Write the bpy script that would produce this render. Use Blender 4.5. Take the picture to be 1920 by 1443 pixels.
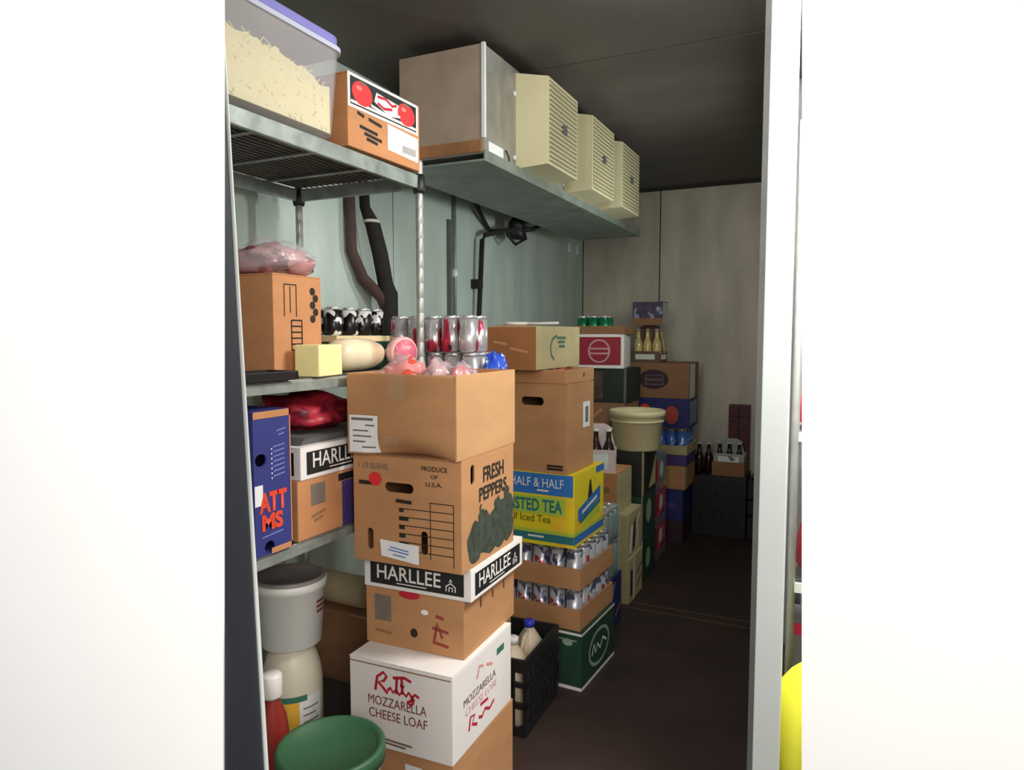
import bpy, bmesh, math, random
from mathutils import Vector, Matrix, noise
random.seed(7)
R = math.radians
scn = bpy.context.scene
COL = scn.collection
for o in list(bpy.data.objects): bpy.data.objects.remove(o)

# ------------------------------------------------------------------ camera
cam = bpy.data.cameras.new('camera'); camo = bpy.data.objects.new('camera', cam); COL.objects.link(camo)
camo.location = (0, 0, 1.4); camo.rotation_euler = (R(90-4.1), 0, R(25.3))
cam.sensor_fit = 'HORIZONTAL'; cam.sensor_width = 36; cam.lens = 36*1300/1920; cam.clip_start = .05
scn.camera = camo
# ------------------------------------------------------------------ world, lights, exposure
w = bpy.data.worlds.new('world'); scn.world = w; w.use_nodes = True
w.node_tree.nodes['Background'].inputs[0].default_value = (.82, .91, 1, 1)
w.node_tree.nodes['Background'].inputs[1].default_value = .30
def area(name, loc, target, sx, sy, e, c=(1, .97, .92)):
    l = bpy.data.lights.new(name, 'AREA'); l.shape = 'RECTANGLE'; l.size = sx; l.size_y = sy; l.energy = e; l.color = c
    o = bpy.data.objects.new(name, l); COL.objects.link(o); o.location = loc
    o.rotation_euler = (Vector(target)-Vector(loc)).to_track_quat('-Z', 'Y').to_euler()
    return o
area('kitchen_key_light', (.90, -.58, 1.90), (-1.1, 1.9, 1.05), 1.1, .8, 38, (1, .93, .84))  # unseen light from the kitchen side, set low to reach under the shelves
area('cold_room_lamp', (-.42, 1.98, 2.43), (-1.8, 3.7, 1.4), .35, .2, 4.5, (.93, 1, .96))
area('cold_room_wall_fill', (-.305, 3.35, 1.75), (-1.87, 3.2, 1.6), .10, .30, 9.5, (.93, 1, .97))  # added fill, hidden from the camera, to brighten the left wall
area('kitchen_front_fill', (-.75, -1.6, 2.0), (-.9, 1.6, 1.3), 1.2, 1.2, 48, (1, .96, .91))  # added fill for the white outer wall and front faces, no window there
scn.view_settings.view_transform = 'Standard'; scn.view_settings.look = 'None'
scn.view_settings.exposure = 0.0; scn.view_settings.gamma = 1; scn.view_settings.use_curve_mapping = False

# ------------------------------------------------------------------ materials
def lin(c): return tuple(((v/255)/12.92 if v/255 <= .04045 else ((v/255+.055)/1.055)**2.4) for v in c)
MATS = {}
def mat(name, rgb, rough=.7, metal=0, var=.12, scale=6, stretch=(1, 1, 1), bump=0, bscale=40, coat=0, two=None, thr=None, spec=.5):
    """procedural principled material: colour varied by noise; `two`+`thr` paints patches of a second colour"""
    if name in MATS: return MATS[name]
    m = bpy.data.materials.new(name); m.use_nodes = True; nt = m.node_tree; N = nt.nodes; L = nt.links
    p = N['Principled BSDF']; p.inputs['Roughness'].default_value = rough; p.inputs['Metallic'].default_value = metal
    p.inputs['Specular IOR Level'].default_value = spec
    if coat: p.inputs['Coat Weight'].default_value = coat
    tc = N.new('ShaderNodeTexCoord'); mp = N.new('ShaderNodeMapping'); mp.inputs['Scale'].default_value = stretch
    L.new(tc.outputs['Object'], mp.inputs['Vector'])
    nz = N.new('ShaderNodeTexNoise'); nz.inputs['Scale'].default_value = scale; nz.inputs['Detail'].default_value = 4
    L.new(mp.outputs[0], nz.inputs['Vector'])
    c = lin(rgb); a = tuple(v*(1-var) for v in c); b = tuple(min(1, v*(1+var)) for v in c)
    cr = N.new('ShaderNodeValToRGB'); cr.color_ramp.elements[0].position = .32; cr.color_ramp.elements[1].position = .68
    cr.color_ramp.elements[0].color = (*a, 1); cr.color_ramp.elements[1].color = (*b, 1)
    L.new(nz.outputs[0], cr.inputs[0]); out = cr.outputs[0]
    if two:
        for k, (c2, lo, hi, sc) in enumerate(two):
            n2 = N.new('ShaderNodeTexNoise'); n2.inputs['Scale'].default_value = sc; n2.inputs['Detail'].default_value = 2
            m2 = N.new('ShaderNodeMapping'); m2.inputs['Location'].default_value = (3.7*k+1, 2.1*k, 5*k); m2.inputs['Scale'].default_value = stretch
            L.new(tc.outputs['Object'], m2.inputs['Vector']); L.new(m2.outputs[0], n2.inputs['Vector'])
            r2 = N.new('ShaderNodeValToRGB'); r2.color_ramp.elements[0].position = lo; r2.color_ramp.elements[1].position = hi
            r2.color_ramp.elements[0].color = (0, 0, 0, 1); r2.color_ramp.elements[1].color = (1, 1, 1, 1)
            L.new(n2.outputs[0], r2.inputs[0])
            mx = N.new('ShaderNodeMix'); mx.data_type = 'RGBA'; L.new(r2.outputs[0], mx.inputs[0]); L.new(out, mx.inputs[6])
            mx.inputs[7].default_value = (*lin(c2), 1); out = mx.outputs[2]
    L.new(out, p.inputs['Base Color'])
    if bump:
        n3 = N.new('ShaderNodeTexNoise'); n3.inputs['Scale'].default_value = bscale; L.new(mp.outputs[0], n3.inputs['Vector'])
        bp = N.new('ShaderNodeBump'); bp.inputs['Strength'].default_value = bump; bp.inputs['Distance'].default_value = .01
        L.new(n3.outputs[0], bp.inputs['Height']); L.new(bp.outputs[0], p.inputs['Normal'])
    MATS[name] = m; return m
def film(name, rgb, fac=.25, rough=.12, bump=.3, bscale=30):
    if name in MATS: return MATS[name]
    m = bpy.data.materials.new(name); m.use_nodes = True; nt = m.node_tree; N = nt.nodes; L = nt.links
    p = N['Principled BSDF']; p.inputs['Roughness'].default_value = rough; p.inputs['Base Color'].default_value = (*lin(rgb), 1)
    tc = N.new('ShaderNodeTexCoord'); nz = N.new('ShaderNodeTexNoise'); nz.inputs['Scale'].default_value = bscale; L.new(tc.outputs['Object'], nz.inputs['Vector'])
    bp = N.new('ShaderNodeBump'); bp.inputs['Strength'].default_value = bump; bp.inputs['Distance'].default_value = .02; L.new(nz.outputs[0], bp.inputs['Height']); L.new(bp.outputs[0], p.inputs['Normal'])
    t = N.new('ShaderNodeBsdfTransparent'); mx = N.new('ShaderNodeMixShader'); mx.inputs[0].default_value = fac
    L.new(t.outputs[0], mx.inputs[1]); L.new(p.outputs[0], mx.inputs[2]); L.new(mx.outputs[0], N['Material Output'].inputs[0])
    MATS[name] = m; return m

GALV = mat('galvanised_wall', (200, 214, 206), .5, .15, .10, 3, (1, 2.2, .6), .06, 60)
GALVB = mat('galvanised_back_wall', (206, 195, 178), .5, .15, .14, 3, (2.2, 1, .6), .06, 60)
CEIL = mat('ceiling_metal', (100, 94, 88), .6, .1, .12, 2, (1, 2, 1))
FLOOR = mat('brown_floor', (54, 38, 34), .65, 0, .25, 3, (1, 1, 1), .1, 25)
WHITEW = mat('white_paint', (250, 250, 248), .6, 0, .02, 2)
JAMB = mat('dark_jamb_plastic', (34, 38, 46), .5, 0, .12, 3)
STEELW = mat('painted_steel_white', (228, 234, 232), .45, .1, .05, 2)
GASKET = mat('grey_gasket', (96, 98, 96), .6, 0, .1, 8)
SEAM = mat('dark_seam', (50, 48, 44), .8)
STEEL = mat('galvanised_steel', (160, 156, 148), .45, .35, .2, 8, (1, 1, 1), .05, 50)
STEELG = mat('galvanised_green_steel', (140, 150, 142), .45, .35, .2, 8)
CHROME = mat('shelf_chrome', (176, 180, 174), .42, .5, .1, 20)
RAILM = mat('shelf_rail_metal', (156, 164, 158), .45, .45, .25, 18)
BLACK = mat('black_plastic', (26, 26, 29), .5, 0, .1, 10)
RUBBER = mat('black_insulation', (38, 33, 33), .85, 0, .2, 15)
CREAM = mat('cream_plastic', (216, 206, 168), .45, 0, .04, 5)
CREAMD = mat('cream_slot', (120, 112, 88), .6, 0, .05, 5)
CARD = mat('cardboard', (186, 136, 92), .85, 0, .09, 5, (1, 1, 3), .05, 80)
CARDO = mat('cardboard_orange', (198, 138, 92), .85, 0, .08, 5, (1, 1, 3), .05, 80)
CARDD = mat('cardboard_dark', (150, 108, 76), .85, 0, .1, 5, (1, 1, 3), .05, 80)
CARDG = mat('cardboard_grey', (186, 172, 128), .85, 0, .09, 5, (1, 1, 3), .05, 80)
TAPE = film('packing_tape', (215, 180, 140), .45, .2, .05)
WCARD = mat('white_card', (236, 230, 226), .7, 0, .03, 5)
PAPER = mat('label_paper', (240, 240, 240), .7, 0, .02, 9)
INK = mat('black_ink', (36, 32, 28), .8, 0, .1, 30)
INKG = mat('grey_ink', (120, 108, 96), .8, 0, .1, 30)
BLKPR = mat('black_print', (24, 28, 27), .6, 0, .1, 30)
REDINK = mat('red_ink', (190, 30, 52), .7, 0, .15, 30)
WINE = mat('wine_ink', (120, 44, 56), .7, 0, .2, 30)
RED = mat('bright_red', (224, 44, 50), .6, 0, .1, 30)
PINKRED = mat('pink_red', (235, 50, 90), .6, 0, .1, 20)
DGREEN = mat('dark_green_print', (58, 66, 54), .8, 0, .35, 40)
BUCKG = mat('green_lid_plastic', (52, 94, 62), .5, 0, .05, 5)
WHITEP = mat('white_plastic', (232, 232, 226), .4, 0, .03, 5)
GREYP = mat('grey_lid_plastic', (140, 132, 130), .5, 0, .15, 12)
JUGM = mat('translucent_jug', (226, 218, 196), .35, 0, .05, 8)
BLUECARD = mat('blue_card', (52, 58, 128), .6, 0, .08, 6)
NAVY = mat('navy_card', (40, 42, 104), .55, 0, .15, 12)
PURPLE = mat('purple_card', (74, 56, 120), .6, 0, .15, 12)
ORANGE = mat('orange_print', (232, 74, 44), .7, 0, .1, 15)
YEL = mat('tea_yellow', (240, 220, 40), .55, 0, .06, 6, two=[((244, 190, 50), .5, .7, 9)])
TEABLUE = mat('tea_blue', (52, 118, 196), .55, 0, .06, 8)
TEAL = mat('tea_teal', (40, 120, 128), .6, 0, .06, 8)
LIME = mat('tea_lime', (178, 206, 70), .6, 0, .06, 8)
SILV = mat('silver_can', (205, 205, 208), .25, .7, .05, 10)
GREENBX = mat('green_beer_card', (32, 66, 50), .6, 0, .12, 12)
MAROON = mat('maroon_card', (150, 28, 46), .6, 0, .08, 9)
PINKPACK = mat('pink_pack', (196, 92, 112), .5, 0, .2, 12, two=[((150, 30, 56), .5, .56, 14)])
TOMATO = mat('tomato_red', (230, 50, 52), .6, 0, .2, 60)
CHEESE = mat('cheese_cream', (250, 236, 168), .55, 0, .05, 10)
SHRED = mat('shredded_cheese', (253, 240, 172), .6, 0, .04, 30)
SAUS = mat('sausage_casing', (236, 222, 186), .4, 0, .08, 10, two=[((206, 168, 140), .55, .72, 9)])
HAM = mat('ham_pink', (222, 112, 132), .4, 0, .1, 30, two=[((240, 170, 176), .55, .65, 45)])
MEATR = mat('meat_red', (176, 52, 56), .3, 0, .25, 18, two=[((236, 190, 186), .56, .64, 25)], coat=.4)
MEATP = mat('meat_pale', (190, 140, 138), .25, 0, .3, 14, two=[((120, 74, 80), .52, .62, 18)], coat=.6)
MEATO = mat('meat_orange', (208, 82, 62), .3, 0, .22, 18, two=[((240, 200, 190), .58, .66, 30)], coat=.4)
FILM = film('clear_film', (235, 235, 240), .22)
TUB = film('clear_tub', (225, 222, 228), .22, .3, .05)
LIDP = mat('purple_lid', (142, 138, 212), .4, 0, .05, 6)
LIDB = mat('pale_lid_rim', (206, 210, 232), .35, 0, .04, 6)
GLASSB = mat('brown_bottle_glass', (42, 22, 16), .12, 0, .1, 10, coat=.5)
GLASSC = mat('pale_beer_glass', (214, 190, 120), .15, 0, .08, 10, coat=.5)
MILK = mat('milk_jug', (214, 196, 170), .4, 0, .05, 9)
CAPB = mat('blue_cap', (50, 60, 190), .4)
CAPW = mat('white_cap', (236, 230, 224), .4)
CAPR = mat('dark_red_cap', (110, 24, 40), .4)
COKE = mat('silver_red_can', (206, 204, 206), .22, .6, .05, 10, (1, 1, .35), two=[((196, 60, 84), .56, .6, 22), ((60, 58, 62), .6, .64, 24)])
PBR = mat('white_blue_can', (196, 196, 204), .28, .45, .05, 10, (1, 1, .8), two=[((80, 82, 116), .6, .63, 24), ((196, 60, 70), .67, .7, 20)])
DARKCAN = mat('black_can', (22, 20, 22), .3, .2, .1, 10, two=[((225, 225, 222), .565, .585, 24)])
GREENCAN = mat('green_can', (24, 120, 76), .3, .3, .1, 10, (1, 1, .4), two=[((190, 220, 200), .6, .64, 26)])
FILMCAN = mat('teal_silver_can', (150, 170, 166), .25, .5, .1, 10, (1, 1, .4), two=[((60, 140, 130), .52, .57, 16)])
BLUECAN = mat('blue_can', (86, 124, 200), .25, .3, .15, 10, two=[((190, 210, 240), .55, .62, 18)])
KETCH = mat('sauce_red', (140, 44, 34), .35, 0, .12, 12)
LABELY = mat('label_yellow', (240, 186, 66), .6, 0, .06, 12)
LABELG = mat('label_green', (60, 120, 100), .6, 0, .06, 12)
BLUEBAG = mat('blue_wrap', (40, 76, 190), .3, 0, .25, 25, two=[((200, 214, 240), .6, .66, 30)])
DRED = mat('dark_red_pack', (84, 20, 26), .5, 0, .3, 14)
ROLLM = mat('cream_roll', (196, 178, 140), .7, 0, .08, 6)
YBAG = mat('yellow_sack', (252, 246, 70), .45, 0, .05, 8, two=[((244, 150, 30), .68, .74, 6)])

# ------------------------------------------------------------------ mesh helpers
class MB:
    def __init__(s): s.v = []; s.f = []; s.m = []; s.mats = []; s.smooth = []
    def _mi(s, m):
        if m is None: return 0
        if m not in s.mats: s.mats.append(m)
        return s.mats.index(m)
    def add(s, vs, fs, m=None, smooth=False):
        b = len(s.v); s.v += [tuple(v) for v in vs]; mi = s._mi(m)
        for f in fs: s.f.append(tuple(b+i for i in f)); s.m.append(mi); s.smooth.append(smooth)
        return s
    def box(s, x0, x1, y0, y1, z0, z1, m=None):
        return s.add([(x0, y0, z0), (x1, y0, z0), (x1, y1, z0), (x0, y1, z0), (x0, y0, z1), (x1, y0, z1), (x1, y1, z1), (x0, y1, z1)],
                     [(3, 2, 1, 0), (4, 5, 6, 7), (0, 1, 5, 4), (1, 2, 6, 5), (2, 3, 7, 6), (3, 0, 4, 7)], m)
    def hexa(s, pts, m=None):
        return s.add(pts, [(3, 2, 1, 0), (4, 5, 6, 7), (0, 1, 5, 4), (1, 2, 6, 5), (2, 3, 7, 6), (3, 0, 4, 7)], m)
    def prism(s, poly, axis, a, b, m=None):
        """poly in the two remaining axes, extruded along axis from a to b"""
        def P(u, v, t): return {'x': (t, u, v), 'y': (u, t, v), 'z': (u, v, t)}[axis]
        n = len(poly); vs = [P(u, v, a) for u, v in poly]+[P(u, v, b) for u, v in poly]
        fs = [tuple(range(n)), tuple(range(2*n-1, n-1, -1))]+[(i, (i+1) % n, n+(i+1) % n, n+i) for i in range(n)]
        return s.add(vs, fs, m)
    def lathe(s, prof, c=(0, 0, 0), n=20, m=None, axis='z', sx=1, sy=1):
        vs = []; fs = []
        for r, z in prof:
            for k in range(n):
                a = 2*math.pi*k/n; u, v = r*math.cos(a)*sx, r*math.sin(a)*sy
                p = {'z': (u, v, z), 'x': (z, u, v), 'y': (u, z, v)}[axis]
                vs.append((p[0]+c[0], p[1]+c[1], p[2]+c[2]))
        for i in range(len(prof)-1):
            for k in range(n):
                fs.append((i*n+k, i*n+(k+1) % n, (i+1)*n+(k+1) % n, (i+1)*n+k))
        if prof[0][0] > 1e-6: fs.append(tuple(reversed(range(n))))
        if prof[-1][0] > 1e-6: fs.append(tuple((len(prof)-1)*n+k for k in range(n)))
        return s.add(vs, fs, m, True)
    def tube(s, pts, r, n=10, m=None):
        pts = [Vector(p) for p in pts]; vs = []; fs = []; up = Vector((.3, .2, 1)).normalized()
        for i, p in enumerate(pts):
            d = (pts[min(i+1, len(pts)-1)]-pts[max(i-1, 0)]).normalized()
            a = d.cross(up)
            if a.length < .05: a = d.cross(Vector((1, 0, 0)))
            a.normalize(); b = d.cross(a); rr = r[i] if isinstance(r, (list, tuple)) else r
            for k in range(n):
                t = 2*math.pi*k/n; vs.append(tuple(p+a*math.cos(t)*rr+b*math.sin(t)*rr))
        for i in range(len(pts)-1):
            for k in range(n): fs.append((i*n+k, i*n+(k+1) % n, (i+1)*n+(k+1) % n, (i+1)*n+k))
        fs.append(tuple(reversed(range(n)))); fs.append(tuple((len(pts)-1)*n+k for k in range(n)))
        return s.add(vs, fs, m, True)
    def blob(s, c, rad, amp=.2, fq=6, seed=0, m=None, nu=22, nv=14, flat=True):
        vs = []; fs = []
        for j in range(nv+1):
            ph = math.pi*j/nv
            for i in range(nu):
                th = 2*math.pi*i/nu
                d = Vector((math.sin(ph)*math.cos(th), math.sin(ph)*math.sin(th), -math.cos(ph)))
                q = Vector(d); k = 1+amp*noise.noise(Vector((d.x*fq*.35+seed*3.1, d.y*fq*.35, d.z*fq*.35)))+amp*.5*noise.noise(d*fq+Vector((seed, 0, 0)))
                z = d.z*rad[2]*k
                if flat: z = max(z, -rad[2]*.75)
                # squarer plan
                vs.append((c[0]+d.x*rad[0]*k, c[1]+d.y*rad[1]*k, c[2]+z+(rad[2]*.75 if flat else 0)))
        for j in range(nv):
            for i in range(nu): fs.append((j*nu+i, j*nu+(i+1) % nu, (j+1)*nu+(i+1) % nu, (j+1)*nu+i))
        return s.add(vs, fs, m, True)
    def mesh(s, name, default=None):
        me = bpy.data.meshes.new(name); me.from_pydata(s.v, [], s.f)
        ms = s.mats if s.mats else ([default] if default else [])
        for m in ms: me.materials.append(m)
        me.polygons.foreach_set('material_index', s.m); me.polygons.foreach_set('use_smooth', s.smooth)
        bm = bmesh.new(); bm.from_mesh(me); bmesh.ops.remove_doubles(bm, verts=bm.verts, dist=1e-6)
        bmesh.ops.recalc_face_normals(bm, faces=bm.faces); bm.to_mesh(me); bm.free(); me.update()
        return me
    def build(s, name, m=None, parent=None, bevel=0):
        me = s.mesh(name, m)
        if bevel:
            bm = bmesh.new(); bm.from_mesh(me)
            bmesh.ops.bevel(bm, geom=[e for e in bm.edges if e.is_manifold and e.calc_face_angle(0) > .5], offset=bevel, segments=2, affect='EDGES', profile=.6)
            bm.to_mesh(me); bm.free()
        return link(name, me, parent)
def link(name, me, parent=None):
    o = bpy.data.objects.new(name, me); COL.objects.link(o)
    if parent: o.parent = parent
    return o
def tag(o, label, cat, group=None, kind=None):
    o['label'] = label
    if cat: o['category'] = cat
    if group: o['group'] = group
    if kind: o['kind'] = kind
    return o
def thing(name, label, cat, loc=(0, 0, 0), rz=0, group=None):
    o = bpy.data.objects.new(name, None); COL.objects.link(o); o.location = loc; o.rotation_euler = (0, 0, R(rz)); o.empty_display_size = .05
    return tag(o, label, cat, group)
def struct(o, label=None):
    o['kind'] = 'structure'
    if label: o['label'] = label
    return o
def copy_tree(o, loc, rz=None, label=None):
    r = o.copy(); COL.objects.link(r); r.location = loc
    if rz is not None: r.rotation_euler = (0, 0, R(rz))
    if label: r['label'] = label
    for ch in o.children:
        c = ch.copy(); COL.objects.link(c); c.parent = r
        for g in ch.children:
            d = g.copy(); COL.objects.link(d); d.parent = c
    return r
# ---- prints: flat pieces lying on a carton's front (-Y) or right (+X) face or top
def face_pt(face, w, d, h, u, v, e):
    if face == 'F': return (-w+u, -e, v)
    if face == 'R': return (e, u, v)
    return (-w+u, v, h+e)
EPS = .0009
def poly(par, name, pts, m, face, dim, e=EPS):
    w, d, h = dim
    return MB().add([face_pt(face, w, d, h, u, v, e) for u, v in pts], [tuple(range(len(pts)))]).build(name, m, par)
def rect(par, name, u0, u1, v0, v1, m, face, dim, e=EPS):
    return poly(par, name, [(u0, v0), (u1, v0), (u1, v1), (u0, v1)], m, face, dim, e)
def ring(cu, cv, ru, rv, n=28): return [(cu+ru*math.cos(2*math.pi*k/n), cv+rv*math.sin(2*math.pi*k/n)) for k in range(n)]
def ribbon(par, name, lines, wd, m, face, dim, e=EPS):
    """flat strokes: each line a list of (u,v)"""
    w, d, h = dim; mb = MB()
    for ln in lines:
        L_, R_ = [], []
        for i, (u, v) in enumerate(ln):
            a = ln[max(i-1, 0)]; b = ln[min(i+1, len(ln)-1)]; du, dv = b[0]-a[0], b[1]-a[1]; q = math.hypot(du, dv) or 1
            L_.append((u-dv/q*wd/2, v+du/q*wd/2)); R_.append((u+dv/q*wd/2, v-du/q*wd/2))
        P = L_+R_; n = len(ln)
        mb.add([face_pt(face, w, d, h, u, v, e) for u, v in P], [(i, i+1, n+i+1, n+i) for i in range(n-1)])
    o = mb.build(name, m, par)
    if len(lines) > 1: o['kind'] = 'stuff'
    return o
def text(par, s, u, v, wd, ht, m, face, dim, e=EPS*1.8, bold=.012, shear=0, rot=0, name='lettering'):
    cu = bpy.data.curves.new('t', 'FONT'); cu.body = s; cu.offset = bold; cu.shear = shear; cu.resolution_u = 3
    to = bpy.data.objects.new('t', cu); me = bpy.data.meshes.new_from_object(to)
    bpy.data.objects.remove(to); bpy.data.curves.remove(cu)
    xs = [q.co.x for q in me.vertices]; ys = [q.co.y for q in me.vertices]
    x0, x1, y0, y1 = min(xs), max(xs), min(ys), max(ys); w_, d_, h_ = dim
    for q in me.vertices:
        a = (q.co.x-x0)/(x1-x0)*wd; b = (q.co.y-y0)/(y1-y0)*ht
        if rot: a, b = a*math.cos(R(rot))-b*math.sin(R(rot)), a*math.sin(R(rot))+b*math.cos(R(rot))
        q.co = face_pt(face, w_, d_, h_, u+a, v+b, e)
    me.materials.clear(); me.materials.append(m); me.name = name
    return link(name, me, par)
def stadium(cu, cv, a, b, n=8):
    """slot outline, a x b full size"""
    pts = []
    if a >= b:
        r = b/2
        for k in range(n+1): t = -math.pi/2+math.pi*k/n; pts.append((cu+a/2-r+r*math.cos(t), cv+r*math.sin(t)))
        for k in range(n+1): t = math.pi/2+math.pi*k/n; pts.append((cu-a/2+r+r*math.cos(t), cv+r*math.sin(t)))
    else:
        pts = [(cu-(q-cv), cv+(p-cu)) for p, q in stadium(cu, cv, b, a, n)]
    return pts
def carton(name, label, cat, loc, dim, m, rz=0, opened=False, holes=(), group=None, tape=False, seam_axis='y', bev=.003, warp=None):
    """a carton: local x in [-w,0], y in [0,d], z in [0,h]; origin at its near right bottom corner"""
    w, d, h = dim; t = .005
    root = thing(name, label, cat, loc, rz, group)
    top = h if opened else h-.004
    mb = MB()
    if opened or holes:
        mb.box(-w, 0, 0, d, 0, top)
    else:
        mb.box(-w, 0, 0, d, 0, top)
    body = mb.build('body', m, root, bev)
    if opened or holes:
        def cut(mesh):
            co = bpy.data.objects.new('cut', mesh); COL.objects.link(co); co.parent = root
            md = body.modifiers.new('b', 'BOOLEAN'); md.object = co; md.operation = 'DIFFERENCE'; md.solver = 'EXACT'
            dg = bpy.context.evaluated_depsgraph_get(); me = bpy.data.meshes.new_from_object(body.evaluated_get(dg))
            body.modifiers.clear(); body.data = me; bpy.data.objects.remove(co)
        cut(MB().box(-w+t, -t, t, d-t, t, (top+.05) if opened else top-t).mesh('c'))
        for f, cu, cv, a, b in holes:
            pl = stadium(cu, cv, a, b); mb = MB()
            if f == 'F': mb.prism([(-w+u, v) for u, v in pl], 'y', -.02, .02)
            else: mb.prism(pl, 'x', -.02, .02)
            cut(mb.mesh('c'))
    if not opened:
        g = .0012
        if seam_axis == 'y':
            MB().box(-w, -w/2-g, 0, d, top, h).build('top_flap', m, root); MB().box(-w/2+g, 0, 0, d, top, h).build('top_flap', m, root)
        else:
            MB().box(-w, 0, 0, d/2-g, top, h).build('top_flap', m, root); MB().box(-w, 0, d/2+g, d, top, h).build('top_flap', m, root)
    return root

# ------------------------------------------------------------------ the cold room shell
XL, YB, ZC = -1.868, 5.27, 2.5
fl = struct(MB().box(-2.2, 2.6, -2.6, 5.4, -.06, 0).build('floor', FLOOR), 'dark brown floor of the cold room')
for y in (3.40, 3.475): MB().box(-1.80, -.22, y, y+.012, 0, .003).build('floor_joint_strip', mat('floor_strip', (84, 68, 56), .7), fl)
wl = struct(MB().box(XL-.08, XL-.012, .8, YB+.08, 0, ZC).build('wall_left', SEAM), 'left wall of galvanised panels')
ys = [.8, 1.345, 2.679, 4.007, YB]
for a, b in zip(ys, ys[1:]): MB().box(XL-.012, XL, a+.004, b-.004, 0, ZC).build('wall_panel', GALV, wl, .002)
wb = struct(MB().box(XL, -.1, YB+.012, YB+.09, 0, ZC).build('wall_back', SEAM), 'end wall of galvanised panels')
for a, b in ((XL, -1.255), (-1.255, -.1)): MB().box(a+.004, b-.004, YB, YB+.012, 0, ZC).build('wall_panel', GALVB, wb, .002)
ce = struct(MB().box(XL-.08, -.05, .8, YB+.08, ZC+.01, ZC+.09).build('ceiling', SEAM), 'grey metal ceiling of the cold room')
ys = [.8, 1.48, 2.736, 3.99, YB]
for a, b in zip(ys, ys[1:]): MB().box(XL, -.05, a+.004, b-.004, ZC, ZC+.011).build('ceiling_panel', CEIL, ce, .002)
MB().box(XL, -.2, YB-.025, YB, ZC-.02, ZC).build('ceiling_edge_shadow', SEAM, ce)  # dark strip stands in for the shadow line along the ceiling edge
wr = struct(MB().box(-.185, -.125, 2.02, YB+.08, 0, ZC).build('wall_right', STEELW), 'right wall of the cold room seen end on')
t2 = struct(MB().box(-.189, -.119, 1.985, 2.02, 0, 2.6).build('trim_2', STEELW, None, .003), 'white steel end cap of the right wall')
MB().box(-.203, -.189, 1.985, 2.03, 0, 2.6).build('gasket', GASKET, t2)
# left side of the opening: white outer wall sheet, dark jamb, pale edge strip
def slant(y0, y1, xt0, xb0, xt1, xb1, z0, z1):
    """hexahedron between two leaning edges (xt at z1, xb at z0)"""
    return MB().hexa([(xb0, y0, z0), (xb1, y0, z0), (xb1, y1, z0), (xb0, y1, z0), (xt0, y0, z1), (xt1, y0, z1), (xt1, y1, z1), (xt0, y1, z1)])
def edge(x0, k, z): return x0+k*z
wf = struct(slant(.738, .7405, -2.4, -2.4, edge(-.873, .0412, 2.6), -.873, 0, 2.6).build('wall_front', WHITEW), 'white outer wall left of the opening')
MB().box(-2.2, -1.0, .752, .80, 0, 2.6).build('wall_core', WHITEW, wf)
struct(slant(.741, .80, -1.0, -1.0, edge(-.791, -.0415, 2.6), -.791, 0, 2.6).build('trim_1', JAMB, None, .004), 'dark grey jamb on the left of the opening')
struct(slant(.801, .804, -.95, -.95, edge(-.791, -.0415, 2.6)+.0005, -.791+.007, 0, 2.6).build('trim_3', STEELW, None, .002), 'pale edge strip on the left jamb')
wr.data = MB().hexa([(-.200, 2.02, 0), (-.128, 2.02, 0), (-.33, YB+.08, 0), (-.40, YB+.08, 0), (-.200, 2.02, ZC), (-.128, 2.02, ZC), (-.33, YB+.08, ZC), (-.40, YB+.08, ZC)]).mesh('wall_right', STEELW)
struct(slant(1.25, 1.33, edge(-.020, -.0272, 2.7), -.020, 2.6, 2.6, 0, 2.7).build('wall_kitchen', WHITEW), 'white kitchen partition wall right of the opening')
struct(MB().box(-.3, 2.6, 3.3, 3.38, 0, 2.7).build('wall_pantry', mat('pantry_wall', (120, 124, 124), .7)), 'grey wall behind the pantry shelf')
area('pantry_fill', (.5, 1.9, 2.5), (-.05, 2.5, 1.0), .6, .6, 60)  # added lamp to brighten the nook behind the partition

# ------------------------------------------------------------------ evaporator
ev = thing('evaporator_unit', 'long galvanised evaporator unit with three cream fan housings hung under the ceiling', 'cooling unit', (-1.2, 2.30, 2.03))
MB().box(-.36, 0, 0, 2.05, .035, .425).build('body', STEEL, ev, .003)
MB().box(-.365, .003, -.004, 0, .04, .425).build('end_panel', mat('end_panel_steel', (174, 154, 138), .5, .2, .12, 7, (1, 1, 1), .05, 30), ev, .0015)
MB().box(-.007, .006, -.008, .006, .09, .427).build('corner_trim', STEELW, ev)
MB().prism([(-.40, 0), (.02, 0), (.02, .04), (.014, .04), (.014, .008), (-.394, .008), (-.394, .04), (-.40, .04)], 'y', -.03, 2.12).build('drain_pan', STEELG, ev)
MB().box(-.36, -.01, -.007, -.004, .042, .085).build('rust_band', mat('rusty_steel', (150, 104, 66), .8, 0, .3, 10), ev)
for y in (.25, 1.8):
    for x in (-.3, -.06): MB().box(x-.012, x+.012, y, y+.004, .42, ZC-2.03).build('hanger', STEEL, ev)
MB().box(.0005, .003, .035, .155, .045, .085).build('label_sheet', PAPER, ev)
MB().tube([(.004, .175, .085), (.012, .185, .06), (.006, .205, .03)], .003).build('wire', BLACK, ev)
cowl_me = slats_me = rim_me = logo_me = None
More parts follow.
